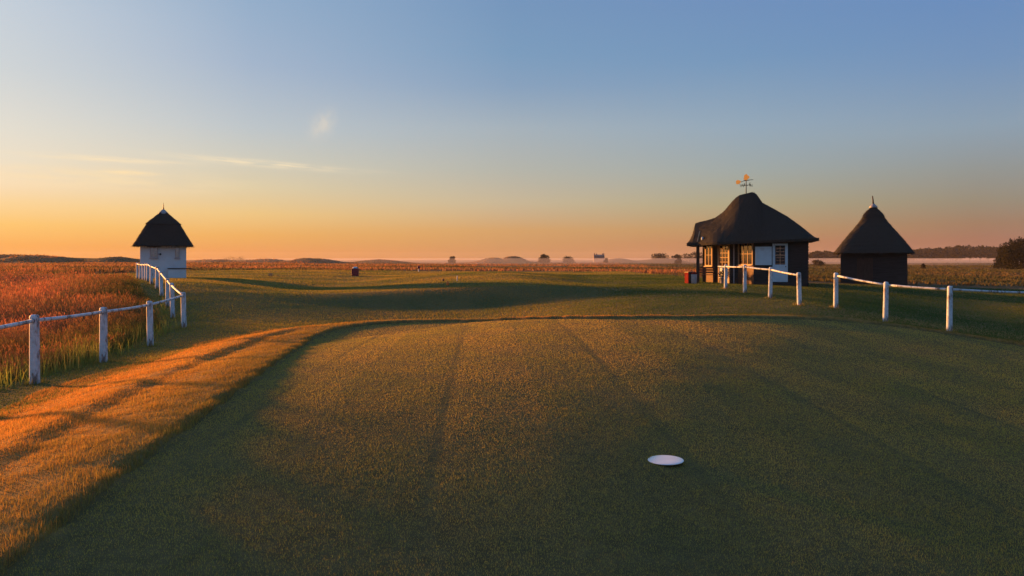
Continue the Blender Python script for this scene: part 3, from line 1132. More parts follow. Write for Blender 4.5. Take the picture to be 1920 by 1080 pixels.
b = MB().lathe([(.26, az_ - .05), (.20, az_ + .05), (.08, az_ + .18), (.05, az_ + .2)], 16)
b.build('lead_cap', M['lead'], dark, smooth=True)
b = MB().tube([(0, 0, az_ + .15), (-.02, 0, az_ + .42), (-.05, 0, az_ + .68)], [.055, .042, .03], 10)
b.build('finial', M['dark_timber'], dark, smooth=True)
b = MB().box((-.45, -hwid - .04, ez * .42), (.86, .05, ez * .84)).box((-.45, -hwid - .07, ez * .42), (.06, .04, ez * .8))
b.build('door', M['dark_timber'], dark)
b = MB().box((-.55, -hwid - .09, ez * .84), (.13, .05, .16))
b.build('notice', M['iron'], dark)

# ------------------------------------------------------------------ the pavilion
TH = math.atan((1412 - 960) / F)
PR = 40.0                               # distance of the front corner
pz = gz(PR * math.sin(TH), PR * math.cos(TH))
PZ = min(pz, top(531, PR * math.cos(TH)))
pav = empty('pavilion', (PR * math.sin(TH), PR * math.cos(TH), PZ), -TH)
tag(pav, 'black thatched pavilion with lit windows, blue white door and gilded weather vane', 'pavilion')
DV = PR * math.cos(TH)


def pu(px, v=0.0):                      # pixel column at depth v behind the front wall -> local u
    a = math.atan((px - 960) / F) - TH
    return (PR + v) * math.tan(a)


def pzz(py, v=0.0, u=0.0):              # pixel row -> height above the pavilion's ground
    depth = (PR + v) * math.cos(TH) - u * math.sin(TH)
    return 1.6 - (py - 485) / F * depth - PZ


WH = pzz(446)
# plan of the walls, front right corner first, going left
PA, PB = (pu(1515), 0), (pu(1413), 0)
PC = (pu(1384, .8), .80)
PD = (pu(1369, .8), .80)
PE = (pu(1346, 1.45), 1.45)
PF_ = (pu(1337, 1.45), 1.45)
PG = (pu(1322, 1.9), 1.9)
PH, PI_ = (PG[0], 4.4), (PA[0], 4.4)


def wall_run(name, p, q, z0, z1, mat, th=.14):
    p, q = Vector((*p, 0)), Vector((*q, 0))
    t = (q - p).normalized()
    nrm_ = Vector((t.y, -t.x, 0))
    if nrm_.y > 0 and abs(nrm_.y) > .3 and p.y < 3:
        nrm_ = -nrm_
    c = (p + q) / 2 - nrm_ * th / 2
    rot = Matrix((t, nrm_, Vector((0, 0, 1)))).transposed()
    b_ = MB().box(c + Vector((0, 0, (z0 + z1) / 2)), ((q - p).length, th, z1 - z0), rot)
    return b_.build(name, mat, pav), t, nrm_


wall_run('wall', PB, PA, -.2, WH + .1, M['tar'])
wall_run('wall', PD, PC, -.2, WH + .1, M['tar'])
wall_run('wall', PF_, PE, -.2, WH + .1, M['tar'])
wall_run('wall', PA, PI_, -.2, WH + .1, M['tar'])
wall_run('wall', PH, PI_, -.2, WH + .1, M['tar'])
wall_run('wall', PG, PH, -.2, WH + .1, M['tar'])
b = MB()
for i in range(15):
    zz = .08 + i * (WH - .1) / 15
    b.bar((PB[0], -.012, zz), (PA[0] + .03, -.012, zz), .028, .13)
    b.bar((PA[0] + .012, 0, zz), (PA[0] + .012, 4.4, zz), .028, .13)
o = b.build('weatherboarding', M['tar'], pav)
o['kind'] = 'stuff'


def facet(p, q, z_sill, z_head, kind):
    """an angled front bay: timber below, glazing, timber above"""
    pv, qv = Vector((*p, 0)), Vector((*q, 0))
    t = (qv - pv).normalized()
    if t.x < 0:
        t = -t
    n_v = Vector((t.y, -t.x, 0))
    L = (qv - pv).length
    c = (pv + qv) / 2
    if kind == 'window':
        wall_run('wall_panel', p, q, -.2, z_sill - .06, M['brown'])
        wall_run('wall', p, q, z_head, WH + .1, M['tar'])
        window(pav, c + Vector((0, 0, (z_sill + z_head) / 2)), t, L - .06, z_head - z_sill, n_v, 2 if L < 1 else 3, 2, .055, M['cream'])
    else:
        wall_run('wall', p, q, z_head, WH + .1, M['tar'])
        rot = Matrix((t, n_v, Vector((0, 0, 1)))).transposed()
        dr = empty('door', (0, 0, 0))
        dr.parent = pav
        tag(dr, 'glazed porch door with pale lower panel')
        bb = MB()
        for s in (-1, 1):
            bb.box(c + t * s * (L / 2 - .07) + Vector((0, 0, z_head / 2)), (.10, .10, z_head + .1), rot)
        bb.box(c + Vector((0, 0, z_head - .05)), (L - .24, .10, .10), rot)
        bb.box(c + Vector((0, 0, z_sill)), (L - .24, .08, .08), rot)
        bb.build('door_frame', M['cream'], dr)
        bb = MB().box(c + Vector((0, 0, z_sill / 2 - .04)), (L - .24, .05, z_sill), rot)
        bb.build('lower_panel', M['white'], dr)
        bb = MB()
        for i in range(1, 3):
            bb.box(c + t * (-L / 2 + .12 + (L - .24) * i / 3) + Vector((0, 0, (z_sill + z_head) / 2)), (.025, .04, z_head - z_sill - .12), rot)
        for j in range(1, 5):
            bb.box(c + Vector((0, 0, z_sill + (z_head - z_sill) * j / 5)), (L - .24, .034, .025), rot)
        bb.build('glazing_bar', M['cream'], dr)
        MB().box(c + Vector((0, 0, (z_sill + z_head) / 2)), (L - .25, .006, z_head - z_sill - .1), rot).build('pane', M['glass'], dr)
        MB().box(c - n_v * .10 + Vector((0, 0, (z_sill + z_head) / 2)), (L - .2, .012, z_head - z_sill), rot).build('blind', M['blind'], dr)


facet(PC, PB, pzz(497), pzz(455), 'window')
facet(PE, PD, pzz(500, 1), pzz(457, 1), 'door')
facet(PG, PF_, pzz(499, 1.6), pzz(457, 1.6), 'window')
b = MB().box((pu(1376, .8), .79, (pzz(497) + WH) / 2 - .6), (.05, .05, WH))
b.build('downpipe', M['grey'], pav)

# notice board and the pale door on the shaded front wall
bz0, bz1 = pzz(497), pzz(462.5)
bx0, bx1 = pu(1416), pu(1447)
nb = MB().box(((bx0 + bx1) / 2, -.05, (bz0 + bz1) / 2), (bx1 - bx0, .05, bz1 - bz0)).build('notice_board', M['white'], pav, bevel=.006)
b = MB()
for i, (a, w_) in enumerate(((.12, .16), (.18, .10))):
    b.box(((bx0 + bx1) / 2 - .05, -.077, bz1 - a), (w_ * 1.4, .004, .018))
b.build('lettering', M['lead'], nb)
dx0, dx1 = pu(1448.5), pu(1477)
dz0, dz1 = pzz(528), pzz(457)
door = empty('door', (0, 0, 0))
door.parent = pav
tag(door, 'pale half glazed door with four panes')
dw, dh = dx1 - dx0, dz1 - dz0
cx, cz_ = (dx0 + dx1) / 2, (dz0 + dz1) / 2
b = MB()
for s in (-1, 1):
    b.box((cx + s * (dw / 2 - .03), -.04, cz_), (.06, .09, dh))
b.box((cx, -.04, dz1 - .05), (dw - .12, .09, .10))
b.build('door_frame', M['white'], door)
gz0, gz1 = pzz(496), pzz(462)
b = MB()
b.box((cx, -.03, (dz0 + gz0) / 2), (dw - .12, .045, gz0 - dz0))
b.box((cx, -.058, dz0 + .3), (dw - .34, .012, .42))
for s in (-1, 1):
    b.box((cx + s * (dw / 2 - .095), -.03, (gz0 + dz1 - .1) / 2), (.07, .045, dz1 - .1 - gz0))
b.build('door_panel', M['white'], door)
b = MB().box((cx, -.032, (gz0 + gz1) / 2), (.03, .03, gz1 - gz0)).box((cx, -.032, (gz0 + gz1) / 2), (dw - .26, .026, .03))
b.build('glazing_bar', M['cream'], door)
for i in (-1, 1):
    for j in (-1, 1):
        MB().box((cx + i * (dw - .26) / 4, -.02, (gz0 + gz1) / 2 + j * (gz1 - gz0) / 4), ((dw - .26) / 2 - .035, .006, (gz1 - gz0) / 2 - .035)).build('pane', M['glass'], door)
MB().box((cx, .01 - .012, (gz0 + gz1) / 2), (dw - .2, .006, gz1 - gz0)).build('dark_blind', M['void'], door)
b = MB().lathe([(.012, 0), (.028, .01), (.028, .035), (.01, .045)], 10)
hd = b.build('handle', M['iron'], door)
hd.location = (cx + dw / 2 - .1, -.06, (dz0 + gz0) / 2 + .35)
hd.rotation_euler = (math.pi / 2, 0, 0)

# thatched roof, lofted along the front: silhouette of the ridge read off the photograph
RIDGE = [(1290.5, 455), (1294, 449), (1298, 441), (1301, 430), (1303.5, 419), (1312, 416.3), (1325, 413), (1334, 410.6), (1340, 408.5), (1347, 404.5), (1354, 399.3),
         (1360, 393), (1366, 386), (1372, 378.5), (1379, 371), (1386, 366), (1394, 363.8), (1402, 362), (1409, 360.6), (1414, 360.9), (1419, 364.5), (1424, 371.5),
         (1430, 380), (1434, 382.5), (1448, 389.5), (1462, 397.3), (1477, 406), (1490, 415.5), (1501, 424), (1512, 432.5), (1522, 441), (1530, 447.5)]
RV = 1.6                                # the ridge lies this far behind the front wall
b = MB()
NS = 20
secs = []
uu_eave = []
for px, py in RIDGE:
    u = pu(px, RV)
    r_ = pzz(py, RV, u)
    k_ = np.clip((u - pu(1300)) / (pu(1345) - pu(1300)), 0, 1)
    vf = .55 - 1.0 * float(sstep(np.array(k_)))            # front eave comes forward over the right part
    vb = 4.85
    ze = pzz(455) + (pzz(447.5) - pzz(455)) * float(np.clip((u - pu(1300)) / (pu(1530) - pu(1300)), 0, 1))
    ze = min(ze, r_)
    sec = []
    for j in range(NS + 1):
        t = j / NS
        if t <= .5:
            q = t * 2
            v = vf + (RV - vf) * q
            z = ze + (r_ - ze) * (q ** 1.0) + .10 * (r_ - ze) * math.sin(math.pi * q) * .6
        else:
            q = (1 - t) * 2
            v = vb + (RV - vb) * q
            z = ze + (r_ - ze) * q + .10 * (r_ - ze) * math.sin(math.pi * q) * .6
        sec.append((u + random.uniform(-.008, .008), v + random.uniform(-.01, .01), z + random.uniform(-.012, .012) * (0 if j in (0, NS) else 1)))
    secs.append(sec)
vs = [p for s in secs for p in s]
n1 = NS + 1
fs = [(i * n1 + j, i * n1 + j + 1, (i + 1) * n1 + j + 1, (i + 1) * n1 + j) for i in range(len(secs) - 1) for j in range(NS)]
# soffit: underside 12 cm lower
nv = len(vs)
low = [(p[0], p[1], min(s[0][2], p[2]) - .14) for s in secs for p in s]
vs2 = vs + low
fs += [(nv + i * n1 + j, nv + (i + 1) * n1 + j, nv + (i + 1) * n1 + j + 1, nv + i * n1 + j + 1) for i in range(len(secs) - 1) for j in range(NS)]
for i in range(len(secs) - 1):
    fs.append((i * n1, (i + 1) * n1, nv + (i + 1) * n1, nv + i * n1))
    fs.append((i * n1 + NS, nv + i * n1 + NS, nv + (i + 1) * n1 + NS, (i + 1) * n1 + NS))
for i in (0, len(secs) - 1):
    for j in range(NS):
        fs.append((i * n1 + j, nv + i * n1 + j, nv + i * n1 + j + 1, i * n1 + j + 1))
b.add(vs2, fs)
ev = [Vector(s[0]) - Vector((0, 0, .10)) for s in secs]
thatch_fringe(b, ev, [Vector((0, -1, 0))] * len(ev), 60, .12)
ev = [Vector(p) - Vector((0, 0, .10)) for p in secs[-1]]
thatch_fringe(b, ev, [Vector((1, 0, 0))] * len(ev), 60, .12)
ev = [Vector(p) - Vector((0, 0, .10)) for p in secs[0]]
thatch_fringe(b, ev, [Vector((-1, 0, 0))] * len(ev), 60, .12)
for i in range(2, len(secs) - 1):        # loose straw breaking the outline of the ridge
    p, q = Vector(secs[i][NS // 2]), Vector(secs[i + 1][NS // 2])
    for _ in range(16):
        c = p.lerp(q, random.random()) + Vector((0, random.uniform(-.2, .2), -.02))
        d = Vector((random.uniform(-.7, .7), random.uniform(-.6, .6), random.uniform(.1, .5)))
        b.add([c, c + Vector((.014, 0, 0)), c + d * .09], [(0, 1, 2)])
straw_cover(b, 6000)
b.build('roof', M['thatch'], pav)

# porch post, brace, lamp
pp = (pu(1308.5, .75), .75)
b = MB().bar((pp[0], pp[1], -.1), (pp[0], pp[1], pzz(452)), .17, .17)
b.build('porch_post', M['dark_timber'], pav, bevel=.01)
sp0 = Vector((pu(1307.5, .4), .50, pzz(455) + .08))
sp1 = Vector((pu(1312.5, 1.0), 1.0, pzz(434, 1.0) + .05))
b = MB().bar(sp0, sp1, .06, .06)
b.build('roof_spar', M['cream'], pav)
b = MB().lathe([(.02, 0), (.06, .02), (.065, .12), (.03, .17)], 12, (pu(1317, .5), .42, pzz(449)))
b.build('porch_lamp', M['white'], pav)
b = MB().bar((pu(1318, 1.2), 1.2, pzz(455)), (pu(1323, 1.3), 1.3, pzz(465)), .10, .14)
b.build('eave_bracket', M['dark_timber'], pav)

# weather vane
vz = pzz(363, RV)
vu = pu(1399, RV)
vane = empty('weather_vane', (vu, RV, vz))
vane.parent = pav
tag(vane, 'gilded weather vane with compass letters')
U = 1 / (F / ((PR + RV) * math.cos(TH) ** 2))     # metres per pixel there


def vp(px, py, dv=0):
    return Vector(((px - 1399) * U, dv, (363 - py) * U * 1.03))


MB().tube([vp(1399, 366), vp(1399, 336)], [.028, .020], 8).build('rod', M['iron'], vane)
MB().tube([vp(1394.5, 337.8, -.02), vp(1412.5, 336.2, -.04)], [.026, .012], 8).build('pointer', M['iron'], vane)
# gilded figure of a golfer-like ball and the flag-shaped tail, both flat plates with a little thickness


def plate(pts, th, name, mat, turn=R(35)):
    cx0 = sum((p.x for p in pts)) / len(pts)
    pts = [Vector((p.x, p.y + (p.x - cx0) * -math.tan(turn), p.z)) for p in pts]
    k = len(pts)
    vs_ = [p + Vector((0, s * th / 2, 0)) for s in (-1, 1) for p in pts]
    MB().add(vs_, [tuple(range(k))[::-1], tuple(range(k, 2 * k))] + [(i, (i + 1) % k, k + (i + 1) % k, k + i) for i in range(k)]).build(name, mat, vane)


plate([vp(1399 + 5.2 * math.cos(a) * (1 + .2 * math.cos(3 * a + .6) + .1 * math.cos(5 * a)), 331.3 - 5.6 * math.sin(a) * (1 + .12 * math.cos(4 * a))) for a in [2 * math.pi * i / 18 for i in range(18)]], .09, 'gilded_figure', M['gold'])
plate([vp(1379.5, 337.5), vp(1383, 336), vp(1387, 337.2), vp(1389.5, 339), vp(1387.5, 342.8), vp(1383.5, 344.2), vp(1380, 343)], .06, 'tail_plate', M['gold'])
MB().tube([vp(1389, 340), vp(1395, 338)], .014, 6).build('tail_arm', M['iron'], vane)
MB().tube([vp(1390, 346.6, .1), vp(1408.5, 346.0, -.1)], .012, 6).build('compass_arm', M['iron'], vane)
MB().tube([vp(1396, 346.8, -.35), vp(1402.5, 346.2, .35)], .012, 6).build('compass_arm', M['iron'], vane)


def letter(ch, p, size, mat, parent):
    cu = bpy.data.curves.new('letter', 'FONT')
    cu.body = ch
    cu.size = size
    cu.extrude = .015
    cu.align_x = 'CENTER'
    cu.align_y = 'CENTER'
    tmp = bpy.data.objects.new('letter', cu)
    COL.objects.link(tmp)
    bpy.context.view_layer.update()
    me = bpy.data.meshes.new_from_object(tmp.evaluated_get(bpy.context.evaluated_depsgraph_get()))
    bpy.data.objects.remove(tmp)
    me.materials.clear()
    me.materials.append(mat)
    o_ = bpy.data.objects.new('letter', me)
    COL.objects.link(o_)
    o_.parent = parent
    o_.location = p
    o_.rotation_euler = (math.pi / 2, 0, 0)
    return o_


letter('W', vp(1391.5, 347.4, -.02), .26, M['gold'], vane)
letter('E', vp(1406.3, 345.6, -.02), .26, M['gold'], vane)
letter('S', vp(1396, 346.9, -.37), .20, M['iron'], vane)
letter('N', vp(1408.5, 346.5, .37), .20, M['iron'], vane)

# ---- things round the pavilion


def at_pav(px, v):
    p = pav.matrix_basis @ Vector((pu(px, v), v, 0))
    return p.x, p.y


# slatted bench on the porch
bxp, byp = at_pav(1323, .95)
bench = empty('wooden_bench', (bxp, byp, gz(bxp, byp)), -TH + R(8))
tag(bench, 'brown slatted wooden bench on the porch under the left window', 'bench')
for k in range(4):
    MB().box((0, -.18 + k * .11, .45), (1.0, .09, .03)).build('seat_slat', M['brown'], bench)
for k in range(3):
    MB().box((0, .22 + .02 * k, .58 + k * .13), (1.0, .025, .09)).build('back_slat', M['brown'], bench)
for sx in (-.44, .44):
    MB().box((sx, -.17, .215), (.06, .06, .43)).build('leg', M['dark_timber'], bench)
    MB().bar((sx, .23, 0), (sx, .29, .92), .06, .05).build('leg', M['dark_timber'], bench)
    MB().box((sx, .0, .62), (.05, .46, .035)).build('armrest', M['dark_timber'], bench)

# planter with a round bush by the glazed door
px_, py_ = at_pav(1356, .35)
pl = empty('planter', (px_, py_, gz(px_, py_)))
tag(pl, 'grey tub with a small round bush in front of the glazed porch door', 'planter')
MB().lathe([(.17, -.03), (.19, .02), (.23, .30), (.25, .31), (.25, .35), (.21, .35), (.20, .29)], 18).build('tub', M['lead'], pl, smooth=True)


def leaf_cloud(name, blobs, n, size, mat, parent, flat=1.0):
    """leaf-sized faces spread through a set of ellipsoid clumps: (x, y, z, rx, ry, rz)"""
    w_ = np.array([b_[3] * b_[4] * b_[5] for b_ in blobs]) ** .67
    idx = RNG.choice(len(blobs), n, p=w_ / w_.sum())
    B = np.array(blobs)[idx]
    dvec = RNG.normal(0, 1, (n, 3))
    dvec /= np.linalg.norm(dvec, axis=1)[:, None]
    rad = RNG.uniform(.25, 1, n) ** .5 * RNG.uniform(.85, 1.12, n)
    C = B[:, :3] + dvec * B[:, 3:] * rad[:, None]
    a = RNG.normal(0, 1, (n, 3))
    a /= np.linalg.norm(a, axis=1)[:, None]
    b_ = np.cross(a, RNG.normal(0, 1, (n, 3)))
    b_ /= np.linalg.norm(b_, axis=1)[:, None]
    s = size * RNG.uniform(.6, 1.4, n)[:, None]
    V = np.stack([C - a * s, C + b_ * s * .55, C + a * s, C - b_ * s * .55], 1)
    me = mesh_np(name, V.reshape(-1, 3), np.arange(n * 4).reshape(n, 4), 4)
    me.materials.append(mat)
    o_ = bpy.data.objects.new(name, me)
    COL.objects.link(o_)
    if parent is not None:
        o_.parent = parent
    return o_


def leaf_mat(name, c1, c2):
    m_, nt_ = mat_new(name)
    n_1 = noise(nt_, 1.1, 4)
    c_ = mix(nt_, rng(nt_, n_1, .35, .65), c1, c2)
    d_ = nd(nt_, 'ShaderNodeBsdfDiffuse')
    t_ = nd(nt_, 'ShaderNodeBsdfTranslucent')
    nt_.links.new(c_, d_.inputs[0])
    nt_.links.new(c_, t_.inputs[0])
    mx = nd(nt_, 'ShaderNodeMixShader')
    mx.inputs[0].default_value = .25
    nt_.links.new(d_.outputs[0], mx.inputs[1])
    nt_.links.new(t_.outputs[0], mx.inputs[2])
    o_ = nd(nt_, 'ShaderNodeOutputMaterial')
    nt_.links.new(mx.outputs[0], o_.inputs[0])
    return m_


M['leaf'] = leaf_mat('dark_leaf', (.020, .022, .013), (.034, .034, .018))
M['gorse'] = leaf_mat('gorse_leaf', (.055, .045, .024), (.075, .062, .03))
leaf_cloud('bush', [(0, 0, .50, .26, .26, .24)], 260, .05, M['leaf'], pl)

# red box and pale bin by the porch
qx, qy = at_pav(1291.5, -.6)
rb = empty('litter_box', (qx, qy, gz(qx, qy)), -TH + R(38))
tag(rb, 'red sided box with black front standing left of the porch post', 'litter bin')
MB().box((0, 0, .31), (.30, .36, .58)).build('body', M['red'], rb, bevel=.015)
MB().box((.02, -.192, .31), (.25, .02, .52)).build('front_panel', M['green_black'], rb)
MB().box((.162, 0, .31), (.02, .32, .52)).build('side_panel', M['green_black'], rb)
MB().box((0, 0, .615), (.32, .38, .03)).build('lid', M['green_black'], rb)
qx, qy = at_pav(1301, -.7)
wb = empty('litter_bin', (qx, qy, gz(qx, qy)))
tag(wb, 'small pale grey bin with red rim beside the porch post', 'bin')
MB().lathe([(.13, 0), (.15, .02), (.165, .50), (.16, .52)], 16).build('body', M['grey'], wb, smooth=True)
MB().lathe([(.165, .50), (.172, .51), (.172, .56), (.10, .62), (.02, .64)], 16).build('lid', M['red'], wb, smooth=True)

# round white tee marker
tz_x, tz_y = col(1248, 6.1), 6.1
tz_z = gz(tz_x, tz_y)
for _ in range(6):                      # walk along the sight line until the plate lies on the turf
    tz_y = (1.6 - tz_z - .02) * F / (861 - 485)
    tz_x = col(1248, tz_y)
    tz_z = gz(tz_x, tz_y)
mk = MB().lathe([(.136, .0), (.1415, .0015), (.1425, .0035), (.1405, .006), (.134, .0072), (.06, .0076), (.01, .0078)], 48).build('tee_plate', M['plate'], None, smooth=True)
mk.location = (tz_x, tz_y, tz_z + .010)
mk.rotation_euler = (R(-.6), R(-1.2), 0)
tag(mk, 'round flat white plate lying on the dark tee turf', 'tee marker')

# turf standing up against the rim of the plate
n = 420
a_, r_0 = RNG.uniform(0, 2 * np.pi, n), RNG.uniform(.139, .165, n)
blades('plate_edge_grass', tz_x + np.cos(a_) * r_0, tz_y + np.sin(a_) * r_0, RNG.uniform(.007, .014, n), RNG.uniform(.0025, .0045, n), .45, M['tee_grass'], tints(n, .2, .08))

# ---- small things on the far fairway


def ground_at(px, py, lo=25, hi=140):
    """distance at which the sight line through a pixel meets the ground"""
    ys = np.linspace(lo, hi, 600)
    z_ = height(col(px, ys), ys) - top(py, ys)
    hit = np.where(z_ > 0)[0]
    y_ = ys[hit[0]] if len(hit) else hi * .6
    return col(px, y_), y_, gz(col(px, y_), y_)


x_, y_, z_ = ground_at(666, 517.5)
k_ = y_ / F
bn = empty('ball_cleaner', (x_, y_, z_))
tag(bn, 'dark red box with white top and side handle on the sunlit fairway', 'box')
MB().box((0, 0, 7.2 * k_), (12.5 * k_, 10 * k_, 14 * k_)).build('body', M['maroon'], bn, bevel=.03)
MB().lathe([(5.2 * k_, 14.2 * k_), (5 * k_, 15.4 * k_), (3.2 * k_, 16.8 * k_), (1 * k_, 17.2 * k_)], 14).build('top', M['white'], bn, smooth=True)
MB().tube([(4.5 * k_, 0, 14.5 * k_), (4.7 * k_, 0, 18 * k_)], 1.2 * k_, 8).build('plunger', M['iron'], bn)
MB().bar((6 * k_, 0, 11 * k_), (10.5 * k_, 0, 11.3 * k_), 1.4 * k_, 1.4 * k_).build('handle', M['iron'], bn)
MB().box((0, 0, .3 * k_), (10 * k_, 8 * k_, 1.4 * k_)).build('base', M['grey'], bn)
x_, y_, z_ = ground_at(831, 528)
k_ = y_ / F
o = MB().lathe([(.6 * k_, -.5 * k_), (2.0 * k_, .6 * k_), (2.5 * k_, 2.4 * k_), (1.9 * k_, 4.2 * k_), (.5 * k_, 5 * k_)], 14).build('tee_marker', M['iron'], None, smooth=True)
o.location = (x_, y_, z_)
tag(o, 'small dark ball shaped tee marker on the mound, nearest the orange one', 'tee marker', 'tee markers on the mound')
x_, y_, z_ = ground_at(839.5, 535)
k_ = y_ / F
o = MB().lathe([(2.2 * k_, -.5 * k_), (2.6 * k_, .8 * k_), (2.4 * k_, 5.5 * k_), (1.4 * k_, 7.5 * k_), (.4 * k_, 8.2 * k_)], 14).build('tee_marker', M['orange'], None, smooth=True)
o.location = (x_, y_, z_)
tag(o, 'small orange tee marker glowing on the edge of the mound', 'tee marker', 'tee markers on the mound')
x_, y_, z_ = ground_at(857, 527.5)
k_ = y_ / F
o = MB().tube([(0, 0, -.2), (0, 0, 6 * k_), (.5 * k_, 0, 10.5 * k_)], [.9 * k_, .85 * k_, .75 * k_], 8).build('marker_post', M['white'], None)
o.location = (x_, y_, z_)
tag(o, 'thin white marker post right of the orange tee marker', 'post')
x_, y_, z_ = ground_at(785, 509.5, 60, 160)
k_ = y_ / F
fl = empty('marker_post', (x_, y_, z_))
tag(fl, 'far white post with a dark red top in the rough behind the fairway', 'post')
MB().tube([(0, 0, -.2), (0, 0, 6 * k_)], 1.0 * k_, 8).build('stem', M['white'], fl)
MB().lathe([(1.2 * k_, 5.5 * k_), (2.8 * k_, 7 * k_), (2.8 * k_, 9.5 * k_), (1.2 * k_, 11 * k_)], 10).build('head', M['maroon'], fl)
x_, y_, z_ = ground_at(507.5, 518, 40, 140)
k_ = y_ / F
sg = empty('small_sign', (x_, y_, z_))
tag(sg, 'small pale board on two pegs by the fairway, left of the dark red box', 'sign')
MB().box((0, 0, 3.4 * k_), (6.5 * k_, .05, 4.4 * k_)).build('board', M['cream'], sg)
for s in (-1, 1):
    MB().box((s * 2 * k_, .05, 1 * k_), (.8 * k_, .05, 4 * k_)).build('peg', M['dark_timber'], sg)

# ------------------------------------------------------------------ trees and bushes


def tree(name, label, px, py_base, py_top, Y, wpx, group=None, leaves=900, leaf=None, mat=None, trunk=True, lobes=7, cat='tree', skirt=False):
    X_ = col(px, Y)
    z0 = gz(X_, Y)
    h = top(py_top, Y) - z0
    w = wpx / F * Y / 2
    root = empty(name, (X_, Y, z0))
    tag(root, label, cat, group)
    rs = random.Random(int(px * 7 + Y))
    low = .12 if not trunk else .25
    blobs = []
    for i in range(lobes):
        a = rs.uniform(0, 2 * math.pi)
        rr = rs.uniform(.25, .68) * w
        zc = h * rs.uniform(low + .15, .80)
        shr = 1.0 - .35 * max(0, (zc / h - .55) / .3)
        br = w * rs.uniform(.30, .48)
        blobs.append((math.cos(a) * rr * shr, math.sin(a) * rr * shr, min(zc, h - br * .75), br, br, br * rs.uniform(.65, .9)))
    blobs.append((0, 0, h * .55, w * .55, w * .55, h * .40))
    blobs.append((rs.uniform(-.2, .2) * w, 0, h * .78, w * .34, w * .34, h * .21))
    if not trunk or skirt:
        blobs.append((0, 0, h * .28, w * .85, w * .85, h * .28))
        blobs.append((w * rs.uniform(-.2, .2), 0, h * .08, w * 1.0, w * .9, h * .2))
    leaf_cloud('crown', blobs, leaves, leaf or (h * .07), mat or M['leaf'], root)
    b_ = MB()
    if trunk:
        b_.tube([(0, 0, -.4), (0.01 * h, 0, h * .2), (-.01 * h, 0, h * .45), (0, 0, h * .7)], [h * .035, h * .028, h * .02, h * .008], 7)
        for i in range(5):
            a = rs.uniform(0, 2 * math.pi)
            zz = h * rs.uniform(.25, .5)
            b_.tube([(0, 0, zz), (math.cos(a) * w * .3, math.sin(a) * w * .3, zz + h * .14), (math.cos(a) * w * .55, math.sin(a) * w * .55, zz + h * .24)], [h * .014, h * .009, h * .004], 5)
        b_.build('trunk', M['bark'], root)
    return root


TL = 'row of far trees beyond the mist'
tr = [(1531, 471.5, 30), (1551, 470.5, 26), (1569, 473, 24), (1590, 473, 26), (1693, 471, 30), (1712, 467.5, 30), (1730, 466, 28), (1747, 466.5, 26),
      (1763, 464, 28), (1782, 462, 30), (1800, 461, 28), (1818, 459, 32), (1838, 459.5, 30), (1853, 461.5, 26), (1871, 464.5, 24), (1886, 462.5, 28)]
ORD = ['first', 'second', 'third', 'fourth', 'fifth', 'sixth', 'seventh', 'eighth', 'ninth', 'tenth', 'eleventh', 'twelfth']
for i, (px, pt, wp) in enumerate(tr):
    if i < 4:
        lab, gp = '%s dark tree from the pavilion in the low far row before the dark hut' % ORD[i], 'low far trees between pavilion and dark hut'
    else:
        lab, gp = '%s dark far tree to the right of the dark hut, beyond the mist' % ORD[i - 4], TL
    tree('far_tree', lab, px, 480, pt, 640 + (i * 37) % 60, wp * 1.55, gp, 1100, 1.2, lobes=9)
tree('leafy_tree', 'big dark leafy tree cut by the right edge, branches hanging over the field', 1916, 502, 446, 150, 96, None, 12000, .19, lobes=22, trunk=True, skirt=True)
tree('leafy_tree', 'lower bushy tree behind the big one at the right edge', 1880, 500, 462, 175, 34, None, 2600, .24, lobes=7, trunk=False, cat='bush')
# bushes on the skyline and in the mist
bs = [(441, 481.5, 300, 52, 'broad dark thicket on the left skyline, right of the white hut'),
      (847, 480, 380, 11, 'lone flat topped bush standing on the skyline near the middle'),
      (1021, 476, 400, 19, 'round dark bush standing alone on the misty skyline'),
      (1065, 480.5, 430, 20, 'low wide bush on the skyline right of the round one'),
      (1136, 483.5, 380, 7, 'tiny dark bush in the mist under the far house'),
      (1238, 474.5, 560, 30, 'wide dark copse on the skyline left of the pavilion'),
      (1268, 476, 560, 14, 'small round copse between two larger ones, left of the pavilion'),
      (1300, 472.5, 560, 36, 'copse directly behind the porch post of the pavilion'),
      (1336, 474, 560, 30, 'copse glimpsed behind the pavilion porch'),
      (1272, 482.5, 330, 11, 'small grey bush in the mist left of the porch post'),
      (1535, 486, 230, 16, 'small round bush in the mist right of the pavilion'),
      (1731, 493, 150, 6, 'tiny bush in the field right of the dark hut')]
for px, pt, Y_, wp, lab in bs:
    tree('bush', lab, px, 488, pt, Y_, wp * 1.6, None, 1500, None, M['gorse'] if Y_ < 400 else M['leaf'], trunk=False, lobes=6, cat='bush')

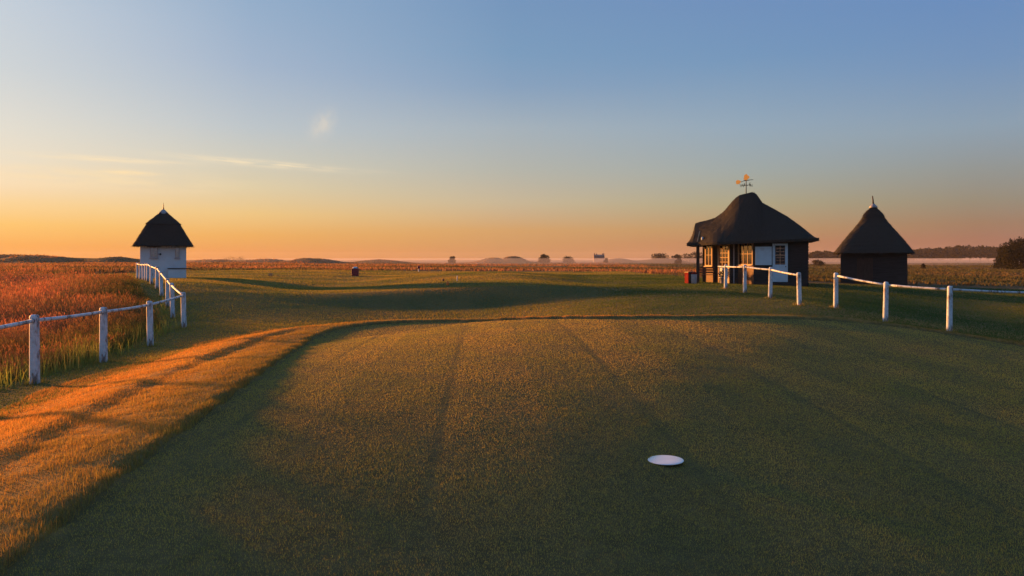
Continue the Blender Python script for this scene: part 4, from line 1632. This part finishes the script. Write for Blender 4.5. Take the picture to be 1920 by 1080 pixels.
# house with chimneys far off on the skyline
FY = 600.0
fx_ = col(1123, FY)
fz = gz(fx_, FY)
k_ = FY / F
eh = top(480, FY) - fz
fh = empty('house', (fx_, FY, fz))
tag(fh, 'tiny far house with tall chimneys on the skyline near the middle', 'house')
MB().box((0, 0, eh / 2 - .5), (20 * k_, 8 * k_, eh + 1)).build('wall', M['house'], fh)
rt = top(477.5, FY) - fz
MB().add([(-10.5 * k_, -4.4 * k_, eh), (10.5 * k_, -4.4 * k_, eh), (10.5 * k_, 4.4 * k_, eh), (-10.5 * k_, 4.4 * k_, eh), (-9 * k_, 0, rt), (9 * k_, 0, rt)],
         [(0, 1, 5, 4), (2, 3, 4, 5), (0, 4, 3), (1, 2, 5), (3, 2, 1, 0)]).build('roof', M['house'], fh)
for dxp, tp, wdp in ((-8.5, 474.8, 1.5), (-4.5, 475.4, 1.6), (6.5, 475, 1.8), (9, 474.6, 1.5)):
    ct = top(tp, FY) - fz
    MB().box((dxp * k_, 0, (ct + eh) / 2), (wdp * k_, 2.4 * k_, ct - eh)).build('chimney', M['house'], fh)

# ------------------------------------------------------------------ mist lying on the far fields
m, nt = mat_new('ground_mist')
pv_ = nd(nt, 'ShaderNodeVolumePrincipled')
pv_.inputs['Color'].default_value = (.60, .62, .72, 1)
pv_.inputs['Density'].default_value = .0022
pv_.inputs['Anisotropy'].default_value = .2
o_ = nd(nt, 'ShaderNodeOutputMaterial')
nt.links.new(pv_.outputs[0], o_.inputs['Volume'])
mist = MB().box((275, 420, -1.2), (830, 300, 6.0)).build('mist', m)
tag(mist, kind='stuff')

# ------------------------------------------------------------------ the morning air
m, nt = mat_new('morning_haze')
pv_ = nd(nt, 'ShaderNodeVolumePrincipled')
pv_.inputs['Color'].default_value = (.95, .93, .95, 1)
pv_.inputs['Density'].default_value = .0001
o_ = nd(nt, 'ShaderNodeOutputMaterial')
nt.links.new(pv_.outputs[0], o_.inputs['Volume'])
haze = MB().box((0, 600, 5.5), (3200, 2200, 20)).build('haze', m)
tag(haze, kind='stuff')
